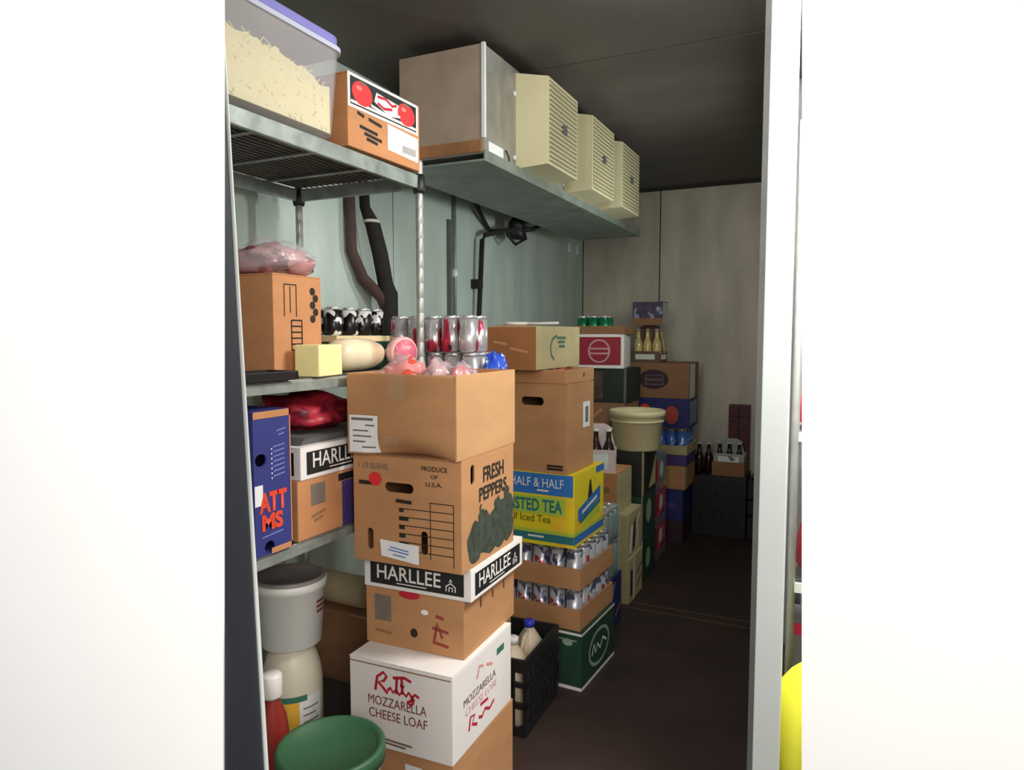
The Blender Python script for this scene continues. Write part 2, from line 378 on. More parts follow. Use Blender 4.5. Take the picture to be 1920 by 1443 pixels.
for i, y in enumerate((.279, .815, 1.30)):
    if cowl_me is None:
        W, Hh, D = .335, .335, .138
        a = [(0, -.005, -.008), (0, W+.005, -.008), (0, W+.005, Hh+.03), (0, -.005, Hh+.03)]; b = [(D, 0, 0), (D, W, 0), (D, W, Hh), (D, 0, Hh)]
        mb = MB(); mb.add(a+b, [(0, 1, 5, 4), (1, 2, 6, 5), (2, 3, 7, 6), (3, 0, 4, 7), (4, 5, 6, 7), (3, 2, 1, 0)]); cowl_me = mb.mesh('fan_housing', CREAM)
        mb = MB()
        for k in range(17):
            z = .018+k*.0182; mb.add([(D+.006, .012, z), (D+.006, W-.012, z), (D+.0005, W-.012, z+.011), (D+.0005, .012, z+.011), (D+.0005, .012, z-.002), (D+.0005, W-.012, z-.002)], [(0, 1, 2, 3), (4, 5, 1, 0), (0, 3, 4), (1, 5, 2)])
        slats_me = mb.mesh('louvre_grille', CREAM)
        rim_me = MB().box(D, D+.0012, .012, W-.012, .012, Hh-.012).mesh('grille_backing', CREAMD)
        logo_me = MB().box(D+.006, D+.009, W/2-.02, W/2+.02, Hh/2-.018, Hh/2+.018).mesh('badge', GASKET)
        bolt_me = MB().lathe([(.011, 0), (.011, .006), (.004, .008)], axis='x', n=10).mesh('bolt', STEELW)
    fh = link('fan_housing', cowl_me, ev); fh.location = (0, y, .045)
    for nm, me in (('grille_backing', rim_me), ('louvre_grille', slats_me), ('badge', logo_me)): link(nm, me, fh)
    for z in (.03, .28): bo = link('bolt', bolt_me, fh); bo.location = (0, -.02, z)

# ------------------------------------------------------------------ pipes on the left wall
cd = thing('conduit', 'thin grey vertical conduit with small fitting on the left wall', 'conduit', (XL+.014, 3.215, 1.05))
MB().lathe([(.009, 0), (.009, 1.45)], n=10).build('pipe', STEELG, cd)
MB().lathe([(.016, .655), (.018, .665), (.018, .69), (.012, .70)], n=12).build('fitting', STEELW, cd)
for z in (.25, 1.2): MB().box(-.014, .004, -.02, .02, z, z+.015).build('clip', STEEL, cd)
dk = MB().box(XL, XL+.012, 3.155, 3.185, 0, 2.0).build('cover_strip', mat('dark_grey_strip', (86, 92, 90), .6)); tag(dk, 'narrow dark grey cover strip beside the thin conduit on the left wall', 'strip')
bp = thing('drain_pipe', 'black drain pipe with elbow rising to the evaporator drain', 'pipe', (0, 0, 0))
MB().tube([(-1.83, 3.43, .9), (-1.83, 3.44, 1.5), (-1.82, 3.462, 1.93), (-1.81, 3.475, 1.957), (-1.78, 3.53, 1.975), (-1.72, 3.72, 2.02), (-1.7, 3.80, 2.03)], .014).build('pipe', RUBBER, bp)
MB().box(-1.868, -1.815, 3.415, 3.46, 1.66, 1.71).build('bracket', RUBBER, bp)
tv = thing('valve_assembly', 'black refrigerant valve with looped hoses under the evaporator', 'valve', (-1.735, 3.74, 2.10))
MB().blob((0, 0, -.14), (.05, .055, .08), .25, 5, 2).build('valve_body', BLACK, tv)
MB().tube([(-.10, -.40, .10), (-.09, -.3, -.02), (-.12, -.12, -.10), (0, .0, -.09), (.06, .1, -.07), (.09, .18, -.03)], .013).build('hose', BLACK, tv)
MB().tube([(0, -.02, -.05), (-.03, -.08, -.12), (0, -.02, -.17), (.03, .06, -.13), (.02, .03, -.04)], .009).build('hose', BLACK, tv)
MB().tube([(.0, 0, 0), (.02, .01, -.06)], .016).build('stub', BLACK, tv)
MB().tube([(.02, .03, -.05), (.05, .1, -.01), (.05, .12, .01)], .012).build('stub', GASKET, tv)
ip = thing('insulated_pipe', 'thick black insulated pipe angling down the left wall behind the shelf', 'pipe', (0, 0, 0))
MB().tube([(-1.80, 2.36, 2.2), (-1.80, 2.38, 1.93), (-1.79, 2.42, 1.86), (-1.78, 2.455, 1.74), (-1.78, 2.49, 1.62), (-1.78, 2.51, 1.58), (-1.78, 2.52, 1.4), (-1.78, 2.53, .9)], [.02, .022, .032, .034, .033, .042, .036, .034], 12).build('insulation', RUBBER, ip)
MB().tube([(-1.84, 2.33, 2.2), (-1.84, 2.34, 1.75), (-1.83, 2.40, 1.64), (-1.795, 2.485, 1.56), (-1.78, 2.52, 1.47)], [.018, .022, .024, .026, .022], 10).build('branch_pipe', mat('brown_insulation', (82, 60, 56), .85, 0, .2, 12), ip)
MB().lathe([(.035, -.006), (.037, 0), (.035, .006)], (-1.792, 2.412, 1.875), 14).build('tie_band', CAPW, ip)
for y, z in ((4.93, 2.02), (5.10, 2.02)):
    o = MB().box(XL, XL+.02, y, y+.03, z, z+.07).build('wall_clip', STEELW, None, .003); tag(o, 'small pale wall clip left of its pair near the far corner' if y < 5 else 'small pale wall clip nearest the far corner', 'clip')

# ------------------------------------------------------------------ shelf unit
SX0, SX1, SY0, SY1 = -1.755, -1.25, .97, 1.94
sh = thing('shelf_unit', 'chrome wire shelf unit along the left wall holding boxes and meats', 'shelf', (0, 0, 0))
post_me = MB().lathe([(.011, 0), (.016, .004), (.0125, .02)] + [q for k in range(40) for q in ((.0125, .03+k*.048), (.0117, .032+k*.048), (.0117, .034+k*.048), (.0125, .036+k*.048))]+[(.0125, 1.955), (.008, 1.965)], n=14).mesh('post', CHROME)
for x in (SX0, SX1):
    for y in (SY0, SY1): p = link('post', post_me, sh); p.location = (x, y, 0)
def shelf_tier(z0, z1, deep=1):
    t = MB()
    t.box(SX1-.008, SX1+.006, SY0+.013, SY1-.013, z0, z1-.004).box(SX0-.006, SX0+.006, SY0+.013, SY1-.013, z0, z1-.004)
    t.box(SX0+.012, SX1-.012, SY1-.007, SY1+.007, z0, z1-.004).box(SX0+.012, SX1-.012, SY0-.007, SY0+.007, z0, z1-.004)
    fr = t.build('shelf_frame', RAILM, sh, .002)
    g = MB()
    for k in range(21): x = SX0+.022+k*.0238; g.tube([(x, SY0, z1-.003), (x, SY1, z1-.003)], .0022, 6)
    go = g.build('wire_grid', STEEL, sh); go['kind'] = 'stuff'
    for k in range(4): y = SY0+.14+k*.22; MB().tube([(SX0, y, z1-.010), (SX1, y, z1-.010)], .005, 8).build('cross_bar', CHROME, sh)
    for x in (SX0, SX1):
        for y in (SY0, SY1): MB().lathe([(.018, z0-.014), (.021, z0-.004), (.0205, z0+.01), (.017, z1)], (x, y, 0), 14).build('collar', BLACK if z0 > 1.8 else RAILM, sh)
    MB().box(SX0+.01, SX1-.01, SY0+.01, SY1-.01, z1-.0008, z1+.002).build('shelf_liner', mat('liner', (70, 66, 62), .7), sh)
    return z1+.0022
Z4 = shelf_tier(1.872, 1.918); Z3 = shelf_tier(1.257, 1.288); Z2 = shelf_tier(.835, .864); Z1_ = shelf_tier(.12, .15)

# ---- top shelf: tub of shredded cheese, tomato box
tb = thing('food_tub', 'clear plastic tub with purple lid on the top shelf', 'container', (-1.23, .98, Z4))
tw, td, th = .40, .575, .245
def shell(w0, d0, w1, d1, h, t=.003, n=None):
    """open tapered tub, local x in [-w,0]"""
    def rr(wi, di, ins, z):
        r = .045; pts = []
        x0, x1, y0, y1 = -tw/2-wi/2+ins, -tw/2+wi/2-ins, td/2-di/2+ins, td/2+di/2-ins
        for cx, cy, a0 in ((x1-r, y1-r, 0), (x0+r, y1-r, 90), (x0+r, y0+r, 180), (x1-r, y0+r, 270)):
            for k in range(6): a = R(a0+k*18); pts.append((cx+r*math.cos(a), cy+r*math.sin(a), z))
        return pts
    lay = [rr(w0-.03, d0-.03, 0, .001), rr(w0, d0, 0, .014), rr(w1, d1, 0, h), rr(w1, d1, t, h), rr(w0, d0, t, .018)]
    n = 24; vs = sum(lay, []); fs = []
    for j in range(4):
        for k in range(n): fs.append((j*n+k, j*n+(k+1) % n, (j+1)*n+(k+1) % n, (j+1)*n+k))
    fs += [tuple(reversed(range(n))), tuple(4*n+k for k in range(n))]
    return vs, fs, rr
vs, fs, rr = shell(.365, .54, .395, .57, th)
MB().add(vs, fs, None, False).build('tub_wall', TUB, tb)
def slab(rr, w_, d_, z0, z1, ins=0):
    a = rr(w_, d_, 0, z0); b = rr(w_, d_, 0, z1-.006); c = rr(w_, d_, .008, z1); n = 24
    fs = [tuple(reversed(range(n)))]
    for j in (0, 1): fs += [(j*n+k, j*n+(k+1) % n, (j+1)*n+(k+1) % n, (j+1)*n+k) for k in range(n)]
    fs.append(tuple(2*n+k for k in range(n)))
    return MB().add(a+b+c, fs)
ld = slab(rr, .405, .58, th-.014, th+.004).build('lid_rim', LIDB, tb)
slab(rr, .392, .566, th+.004, th+.03).build('lid', LIDP, tb)
# cheese: lumpy heap filling the tub and loose shreds on its surface
ch = MB(); gx, gy = 24, 34; vs = []; fs = []
def ctop(x, y): return .205-.115*y+.006*math.sin(y*21)+.022*noise.noise(Vector((x*14, y*14, 1)))+.012*noise.noise(Vector((x*50, y*50, 4)))
hw, hd = .335, .51
def cpt(i, j, z): return (-tw/2-hw/2+hw*i/gx, td/2-hd/2+hd*j/gy, z)
for j in range(gy+1):
    for i in range(gx+1): p = cpt(i, j, 0); vs.append((p[0], p[1], ctop(p[0], p[1])))
nn = len(vs)
for j in range(gy+1):
    for i in range(gx+1): vs.append(cpt(i, j, .022))
ix = lambda i, j: j*(gx+1)+i
for j in range(gy):
    for i in range(gx): fs.append((ix(i, j), ix(i+1, j), ix(i+1, j+1), ix(i, j+1))); fs.append((nn+ix(i, j+1), nn+ix(i+1, j+1), nn+ix(i+1, j), nn+ix(i, j)))
for i in range(gx): fs.append((nn+ix(i, 0), nn+ix(i+1, 0), ix(i+1, 0), ix(i, 0))); fs.append((ix(i, gy), ix(i+1, gy), nn+ix(i+1, gy), nn+ix(i, gy)))
for j in range(gy): fs.append((ix(0, j), ix(0, j+1), nn+ix(0, j+1), nn+ix(0, j))); fs.append((nn+ix(gx, j), nn+ix(gx, j+1), ix(gx, j+1), ix(gx, j)))
ch.add(vs, fs)
for k in range(900):
    side = k < 420
    x = -tw/2+hw/2-.004 if side else random.uniform(-tw/2-hw/2+.02, -tw/2+hw/2-.01); y = random.uniform(td/2-hd/2+.01, td/2+hd/2-.01)
    z = random.uniform(.03, ctop(x, y)) if side else ctop(x, y)
    L_ = random.uniform(.012, .03); a = random.uniform(0, 6.28); up_ = random.uniform(-.2, .6) if random.random() < .9 else 1.4
    dv = Vector((math.cos(a)*.35 if side else math.cos(a), math.sin(a), up_ if not side else random.uniform(-.9, .9))).normalized()*L_
    p = Vector((x, y, z)); q = p+dv; q.x = min(q.x, -tw/2+hw/2+.003); q.z = max(.024, q.z); ch.tube([p, (p+q)/2+Vector((0, 0, .002)), q], .0018, 4)
ch_o = ch.build('shredded_cheese', SHRED); ch_o.location = (-1.23, .98, Z4); tag(ch_o, 'pale yellow shredded cheese heaped inside the clear tub', 'cheese', kind='stuff')

d = (.30, .345, .20)
tm = carton('tomato_carton', 'brown tomato carton with red and white band beside the cheese tub', 'box', (-1.238, 1.567, Z4), d, CARDO, -1.5)
rect(tm, 'printed_band', 0, .335, .108, .20, WCARD, 'R', d); rect(tm, 'printed_band', .010, .325, .116, .192, BLKPR, 'R', d, EPS*1.4)
rect(tm, 'printed_strip', .012, .323, .120, .128, WCARD, 'R', d, EPS*1.7)
for cu in (.062, .272):
    poly(tm, 'tomato_print', ring(cu, .155, .045, .033), TOMATO, 'R', d, EPS*2)
    poly(tm, 'print_highlight', ring(cu-.014, .167, .013, .006, 14), mat('pale_red_print', (244, 130, 120), .6), 'R', d, EPS*2.6); poly(tm, 'leaf_print', [(cu-.02, .186), (cu, .178), (cu+.02, .187), (cu+.004, .184), (cu, .191), (cu-.004, .184)], LABELG, 'R', d, EPS*2.6)
poly(tm, 'print_swash', [(.115, .150), (.125, .178), (.235, .172), (.228, .140), (.17, .132)], WCARD, 'R', d, EPS*2)
ribbon(tm, 'print_swash', [[(.13, .168), (.17, .172), (.2, .160), (.222, .168)], [(.13, .150), (.16, .142), (.2, .15)]], .008, REDINK, 'R', d, EPS*2.6)
ribbon(tm, 'print_swash', [[(.10, .135), (.17, .128), (.24, .140)]], .007, WCARD, 'R', d, EPS*2.2)
ribbon(tm, 'small_print', [[(.04, .10), (.07, .095)], [(.09, .094), (.15, .088)], [(.05, .065), (.13, .060)], [(.07, .050), (.15, .045)], [(.08, .037), (.13, .033)]], .009, INK, 'R', d)
poly(tm, 'label_sheet', [(.178, .030), (.335, .024), (.335, .098), (.178, .104)], PAPER, 'R', d)
ribbon(tm, 'barcode', [[(.255+k*.007, .038), (.255+k*.007, .060)] for k in range(10)], .003, INKG, 'R', d, EPS*2)

# ---- middle shelf
d = (.20, .185, .272)
mbx = carton('brown_carton', 'tall brown carton with side print under the bag of meat', 'box', (-1.335, 1.372, Z3), d, CARDO, 0, seam_axis='x')
ribbon(mbx, 'print_lines', [[(.04, .16), (.04, .245)], [(.085, .16), (.085, .245)], [(.062, .17), (.062, .24)], [(.04, .245), (.085, .245)]], .003, INK, 'R', d)
ribbon(mbx, 'print_ladder', [[(.065, .07), (.065, .15)], [(.105, .07), (.105, .15)]]+[[(.065, .07+k*.016), (.105, .07+k*.016)] for k in range(6)], .004, INK, 'R', d)
for k in range(5): poly(mbx, 'print_emblem', ring(.155+(.006 if k % 2 else -.006), .155+k*.019, .011, .011, 12), INK, 'R', d)
ribbon(mbx, 'print_emblem', [[(.045, .02), (.05, .07), (.075, .075), (.08, .03), (.06, .02)]], .014, CARDD, 'F', d)
mg = MB().blob((-.1, .095, 0), (.115, .105, .05), .35, 5, 3).build('meat_bag', MEATP); mg.location = (-1.335, 1.372, Z3+.272); tag(mg, 'clear bag of pale pinkish meat on top of the tall brown carton', 'meat')
MB().blob((-.1, .095, 0), (.12, .115, .057), .3, 7, 3).build('bag_film', FILM, mg)
bt = MB().box(-.10, 0, 0, .17, 0, .004).box(-.10, -.094, 0, .17, .004, .022).box(-.006, 0, 0, .17, .004, .022).box(-.094, -.006, 0, .006, .004, .022).box(-.094, -.006, .164, .17, .004, .022).build('black_tray', BLACK, None, .002)
bt.location = (-1.225, 1.17, Z3); tag(bt, 'shallow black plastic tray at the near end of the middle shelf', 'tray')
cb = MB().box(-.072, 0, 0, .13, 0, .085).build('cheese_block', CHEESE, None, .004); cb.location = (-1.236, 1.43, Z3); cb.rotation_euler = (0, 0, R(12)); tag(cb, 'pale yellow block of cheese at the middle shelf edge', 'cheese')
d = (.28, .33, .108)
gx_ = carton('dark_green_carton', 'low dark green carton with cream top behind the sausage', 'box', (-1.40, 1.70, Z3), d, GREENBX)
rect(gx_, 'cream_top', 0, .28, 0, .33, mat('cream_card', (226, 206, 160), .7), 'T', d)
MB().box(-.281, .001, -.0015, -.0003, .09, .108).build('cream_edge', MATS['cream_card'], gx_); MB().box(.0003, .0015, 0, .33, .09, .108).build('cream_edge', MATS['cream_card'], gx_)
CANP = lambda r, h: [(r*.82, 0), (r, .008*h/.122), (r, h*.9), (r*.82, h*.985), (r*.82, h), (r*.76, h), (r*.76, h*.985), (0, h*.98)]
def can_thing(name, label, m, group, r=.033, h=.122, n=18, lid=True):
    root = thing(name, label, 'can', (0, 0, 0), 0, group)
    P = CANP(r, h); MB().lathe(P[:3], n=n).build('can_body', m, root); MB().lathe([P[2]]+P[3:], n=n).build('can_lid', SILV, root)
    return root
ORD = ['first', 'second', 'third', 'fourth', 'fifth', 'sixth']
c0 = None
for j in range(2):
    for i, y in enumerate((1.765, 1.845, 1.918, 1.985)):
        lb = '%s small black can from the left in the %s row on the green carton' % (ORD[i], ('front', 'back')[j])
        if c0 is None: c0 = o = can_thing('black_can', lb, DARKCAN, 'black cans on the dark green carton', .029, .09)
        else: o = copy_tree(c0, (0, 0, 0), None, lb)
        o.location = (-1.465-.075*j, y, Z3+.1095); o.rotation_euler = (0, 0, R(70+40*i))
# sausage and ham
sg = thing('sausage_log', 'cream casing sausage log lying on the middle shelf', 'sausage', (-1.348, 1.615, Z3+.0512), 0)
MB().lathe([(0, 0), (.028, .003), (.044, .018), (.05, .05), (.05, .13), (.046, .175), (.034, .215), (.018, .235), (.009, .245)], axis='y', n=24).build('casing', SAUS, sg)
MB().lathe([(.008, .242), (.012, .248), (.008, .254), (.014, .268), (.004, .272)], axis='y', n=12).build('tied_end', SAUS, sg)
hm = thing('ham_log', 'pink ham with round cut face at the shelf corner post', 'ham', (-1.262, 1.868, Z3+.0537), 66)
MB().lathe([(.044, 0), (.052, .008), (.053, .03), (.044, .045), (.02, .05), (0, .051)], axis='y', n=24).build('rind', mat('ham_rind', (234, 186, 184), .4), hm)
MB().lathe([(0, -.0015), (.043, -.0012), (.043, .002)], axis='y', n=24).build('cut_face', HAM, hm)

# ---- lower shelf
d = (.17, .122, .352)
bb = carton('blue_carton', 'tall blue carton with red orange capitals on the lower shelf', 'box', (-1.245, 1.205, Z2), d, BLUECARD, 0, holes=[('R', .022, .235, .036, .03), ('R', .045, .018, .034, .03)])
rect(bb, 'bare_edge', 0, .122, .335, .352, CARDO, 'R', d); rect(bb, 'bare_edge', .05, .122, 0, .014, CARDO, 'R', d); rect(bb, 'bare_edge', .118, .122, 0, .352, CARDO, 'R', d)
text(bb, 'ATT', .012, .105, .092, .05, ORANGE, 'R', d, bold=.05); text(bb, 'MS', .02, .06, .07, .042, ORANGE, 'R', d, bold=.05)
rect(bb, 'label_sheet', 0, .026, .125, .175, PAPER, 'R', d)
ribbon(bb, 'small_print', [[(.075, .30), (.105, .305)], [(.08, .29), (.10, .293)]]+[[(.062, .262-.012*k), (.1, .266-.012*k)] for k in range(7)]+[[(.02, .05-.004), (.09, .055-.004)]], .0035, mat('pale_blue_ink', (120, 130, 190), .7), 'R', d)
ribbon(bb, 'small_print', [[(.055, .258-.012*k), (.059, .258-.012*k)] for k in range(7)], .004, WCARD, 'R', d)
d = (.28, .24, .158)
b2 = carton('brown_carton', 'orange brown carton under the printed white tray on the lower shelf', 'box', (-1.248, 1.352, Z2), d, CARDO)
rect(b2, 'grey_print', .05, .105, .085, .142, INKG, 'R', d); ribbon(b2, 'small_print', [[(.05, .055), (.105, .065)], [(.06, .043), (.095, .05)]], .008, CARDD, 'R', d)
rect(b2, 'hand_slot', .16, .235, .13, .15, BLACK, 'R', d); rect(b2, 'purple_side_patch', .175, .24, 0, .128, PURPLE, 'R', d)  # purple rectangle over the far end of the carton side
def harllee(loc, label, rz=0, dim=(.345, .35, .088)):
    t = carton('produce_tray', label, 'tray', loc, dim, WCARD, rz); w_, d_, h_ = dim
    for f, L_ in (('F', w_), ('R', d_)):
        rect(t, 'black_panel', .022, L_-.022, .012, h_-.014, BLKPR, f, dim)
        text(t, 'HARLLEE', .045,   .028, L_*.60, .040, WCARD, f, dim, bold=.01)
        ribbon(t, 'small_print', [[(.11, .0205), (L_*.6, .0205)]], .003, WCARD, f, dim, EPS*2)
        c = L_-.062; ribbon(t, 'emblem', [[(c-.014, .022), (c-.014, .036), (c, .045), (c+.014, .036), (c+.014, .022)], [(c-.005, .022), (c-.005, .033), (c+.005, .033), (c+.005, .022)], [(c-.004, .048), (c, .056), (c+.004, .048)]], .0035, WCARD, f, dim, EPS*2)
    return t
harllee((-1.245, 1.362, Z2+.1585), 'white printed produce tray with black panel on the lower shelf', 0, (.28, .34, .086))
rb = MB().blob((0, 0, 0), (.13, .16, .06), .4, 6, 5).build('red_bag', MEATR); rb.location = (-1.42, 1.56, Z2+.2455+.02); 
rb.data.materials[0] = mat('red_sack', (176, 40, 56), .4, 0, .25, 14, two=[((120, 24, 44), .5, .6, 16)])
tag(rb, 'crumpled dark red bag on a foil tray under the middle shelf', 'bag')
ft = MB().prism([(-.15, 0), (.15, 0), (.165, .02), (-.165, .02)], 'y', -.17, .17).build('foil_tray', GASKET); ft.location = (-1.42, 1.56, Z2+.2452); tag(ft, 'shallow grey tray under the dark red bag', 'tray')

# ---- under the shelf and on the floor in front
jg = thing('gallon_jar', 'translucent gallon jar with yellow and white label under the white tub', 'jar', (-1.42, 1.50, Z1_))
MB().lathe([(.078, 0), (.086, .012), (.086, .25), (.082, .285), (.07, .325), (.06, .345), (.06, .36), (0, .36)], n=28).build('jar_body', JUGM, jg)
def arc_label(par, name, r, a0, a1, z0, z1, m):
    n = 10; vs = [(r*math.cos(R(a0+(a1-a0)*k/n)), r*math.sin(R(a0+(a1-a0)*k/n)), z) for z in (z0, z1) for k in range(n+1)]
    return MB().add(vs, [(k, k+1, n+2+k, n+1+k) for k in range(n)], None, True).build(name, m, par)
arc_label(jg, 'label_yellow_part', .0868, -95, -35, .10, .215, LABELY); arc_label(jg, 'label_white_part', .0868, -35, 15, .09, .225, PAPER)
arc_label(jg, 'label_green_band', .0872, -95, -20, .215, .232, LABELG)
for k in range(5): arc_label(jg, 'small_print', .0876, -88, -68+6*(k % 2), .115+k*.02, .122+k*.02, INK); arc_label(jg, 'small_print', .0876, -28, 6-8*(k % 2), .11+k*.02, .114+k*.02, INKG)
wt = thing('white_tub', 'white plastic tub with grey lid standing on the gallon jar', 'bucket', (-1.42, 1.50, Z1_+.3605))
MB().lathe([(.082, 0), (.086, .004), (.098, .165), (.103, .168), (.103, .188), (.098, .19), (0, .19)], n=32).build('tub_body', WHITEP, wt)
MB().lathe([(.100, .1902), (.100, .196), (.092, .200), (.088, .196), (0, .195)], n=32).build('lid', GREYP, wt)
for k in range(3): arc_label(wt, 'small_print', .0975, 0, 22, .10+k*.014, .107+k*.014, WINE)
sb = thing('sauce_bottle', 'red sauce bottle with white cap beside the gallon jar', 'bottle', (-1.31, 1.31, Z1_))
MB().lathe([(.036, 0), (.04, .008), (.04, .22), (.034, .26), (.018, .30), (.016, .32), (0, .32)], n=20).build('bottle_body', KETCH, sb)
MB().lathe([(.024, .31), (.026, .315), (.026, .365), (.022, .372), (0, .372)], n=20).build('cap', CAPW, sb)
gb = thing('lidded_bucket', 'large bucket with dark green lid on the floor in front', 'bucket', (-1.06, 1.24, 0))
MB().lathe([(.098, 0), (.102, .006), (.117, .40), (.121, .402), (.121, .418), (.116, .42), (0, .42)], n=40).build('bucket_body', mat('bucket_white', (226, 224, 210), .4), gb)
MB().lathe([(.118, .40), (.1275, .402), (.1275, .432), (.123, .438), (.114, .438), (.110, .428), (0, .428)], n=48).build('lid', BUCKG, gb)
MB().tube([(.122*math.cos(R(a)), .122*math.sin(R(a)), .375-.09*math.sin(R(a+60))) for a in range(-60, 121, 15)], .0025, 6).build('handle', STEEL, gb)
d = (.40, .28, .385)
carton('brown_carton', 'plain dark brown carton on the floor behind the stacked cartons, below the cream roll', 'box', (-1.41, 1.965, 0), d, CARDD)
ro = thing('paper_roll', 'cream paper roll lying on the plain dark brown carton', 'roll', (-1.56, 2.05, .385+.058), 90)
MB().lathe([(.018, 0), (.056, 0), (.058, .003), (.058, .22), (.056, .223), (.018, .223)], axis='y', n=24).build('roll_body', ROLLM, ro)
MB().lathe([(.018, .001), (.018, .222)], axis='y', n=16).build('core', CARDD, ro)

# ------------------------------------------------------------------ front stack of cartons
d = (.34, .37, .272)
q = carton('brown_carton', 'brown carton on the floor under the white mozzarella carton', 'box', (-.888, 1.515, 0), d, CARD)
rect(q, 'label_sheet', .19, .245, .155, .235, PAPER, 'F', d); ribbon(q, 'small_print', [[(.20, .215), (.235, .215)], [(.20, .20), (.23, .20)], [(.205, .185), (.235, .185)]], .005, INKG, 'F', d, EPS*2)
d = (.325, .375, .243)
q = carton('mozzarella_carton', 'white carton with red MOZZARELLA CHEESE LOAF print near the floor', 'box', (-.882, 1.505, .2725), d, WCARD, 1.5)
text(q, 'MOZZARELLA', .062, .120, .185, .026, WINE, 'F', d, bold=0); text(q, 'CHEESE LOAF', .064, .083, .185, .026, WINE, 'F', d, bold=0)
ribbon(q, 'script_logo', [[(.085, .16), (.092, .20), (.112, .215), (.122, .205), (.112, .19), (.095, .186), (.125, .158)], [(.142, .205), (.178, .212), (.2, .205)], [(.155, .208), (.152, .162)], [(.165, .19), (.178, .186)], [(.17, .208), (.172, .165)], [(.125, .166), (.134, .176), (.142, .164), (.152, .174), (.162, .162), (.172, .172), (.184, .162), (.192, .174), (.202, .164), (.212, .172), (.224, .166)], [(.2, .166), (.206, .148), (.196, .138), (.188, .146), (.21, .16)]], .0085, REDINK, 'F', d)
ribbon(q, 'small_print', [[(.09, .028), (.2, .024)], [(.1, .018), (.18, .015)]], .006, INKG, 'F', d)
rect(q, 'flap_edge', 0, .32, .229, .2325, CARDD, 'F', d)
text(q, 'MOZZARELLA', .06, .13, .2, .022, INKG, 'R', d, bold=0); text(q, 'CHEESE LOAF', .07, .10, .2, .022, mat('pale_pink_ink', (222, 178, 182), .7), 'R', d, bold=0)
ribbon(q, 'script_logo', [[(.09, .05), (.1, .085), (.125, .08), (.11, .06), (.14, .045)], [(.15, .06), (.17, .05), (.19, .065), (.22, .05), (.25, .062)], [(.16, .09), (.21, .085)]], .009, REDINK, 'R', d)
ribbon(q, 'script_logo', [[(.14, .175), (.155, .205), (.18, .195)], [(.2, .19), (.24, .175)]], .008, mat('salmon_ink', (222, 150, 140), .7), 'R', d); rect(q, 'stamp', .27, .32, .185, .205, LABELG, 'R', d)
d = (.318, .345, .168)
q = carton('brown_carton', 'brown carton with faint red print sandwiched below the printed white tray', 'box', (-.90, 1.60, .516), d, CARD, 2, holes=[('R', .105, .125, .014, .04), ('R', .185, .125, .014, .04), ('R', .265, .125, .014, .04)])
rect(q, 'grey_print', .03, .085, .07, .145, INKG, 'F', d); ribbon(q, 'small_print', [[(.03, .04), (.085, .036)]], .008, CARDD, 'F', d)
poly(q, 'red_print', ring(.145, .157, .035, .012, 14), REDINK, 'F', d); poly(q, 'sticker', ring(.195, .115, .012, .0075, 14), PAPER, 'F', d)
ribbon(q, 'red_print', [[(.225, .04), (.235, .09), (.25, .05)], [(.22, .075), (.27, .068)], [(.23, .11), (.255, .105)], [(.22, .035), (.27, .028)]], .009, mat('faded_red_ink', (150, 62, 50), .8), 'F', d)
poly(q, 'round_mark', ring(.16, .05, .012, .013, 14), INK, 'F', d)
harllee((-.872, 1.59, .6845), 'white printed produce tray with black panel under the pepper carton', 1.5)
# pepper carton
d = (.342, .335, .302)
q = carton('pepper_carton', 'brown FRESH PEPPERS carton with slots and dark pepper print in the front stack', 'box', (-.876, 1.548, .773), d, CARD, 1.5,
           holes=[('F', .15, .215, .092, .027), ('F', .055, .065, .020, .06), ('F', .228, .072, .022, .064), ('R', .062, .255, .024, .055), ('R', .062, .055, .018, .05)])
text(q, '1 1/9 BUSHEL', .02, .262, .1, .017, INKG, 'F', d); text(q, 'PRODUCE', .222, .268, .078, .013, INK, 'F', d); text(q, 'OF', .25, .249, .022, .010, INK, 'F', d); text(q, 'U.S.A.', .235, .227, .05, .012, INK, 'F', d)
ribbon(q, 'small_print', [[(.02, .222), (.075, .222)]], .011, INK, 'F', d)
poly(q, 'red_sticker', ring(.075, .235, .022, .02, 7), RED, 'F', d, EPS*3)
ribbon(q, 'print_table', [[(.15, .045+k*.023), (.318, .045+k*.023)] for k in range(6)]+[[(.245, .183), (.318, .183)], [(.248, .03), (.248, .183)], [(.318, .015), (.318, .183)]], .0025, INK, 'F', d)
ribbon(q, 'small_print', [[(.14, .18), (.19, .178)], [(.15, .155), (.165, .155)], [(.15, .132), (.18, .132)], [(.15, .108), (.168, .108)], [(.15, .085), (.17, .085)], [(.15, .062), (.18, .062)]], .010, INK, 'F', d)
poly(q, 'label_sheet', [(.092, .022), (.212, .010), (.212, .062), (.088, .068)], PAPER, 'F', d, EPS*2); ribbon(q, 'small_print', [[(.12, .05), (.18, .043)], [(.115, .042), (.18, .035)], [(.13, .03), (.17, .026)]], .003, TEABLUE, 'F', d, EPS*3)
text(q, 'FRESH', .125, .222, .135, .044, INK, 'R', d, bold=.02); text(q, 'PEPPERS', .10, .172, .18, .04, INK, 'R', d, bold=.02)
pep = []
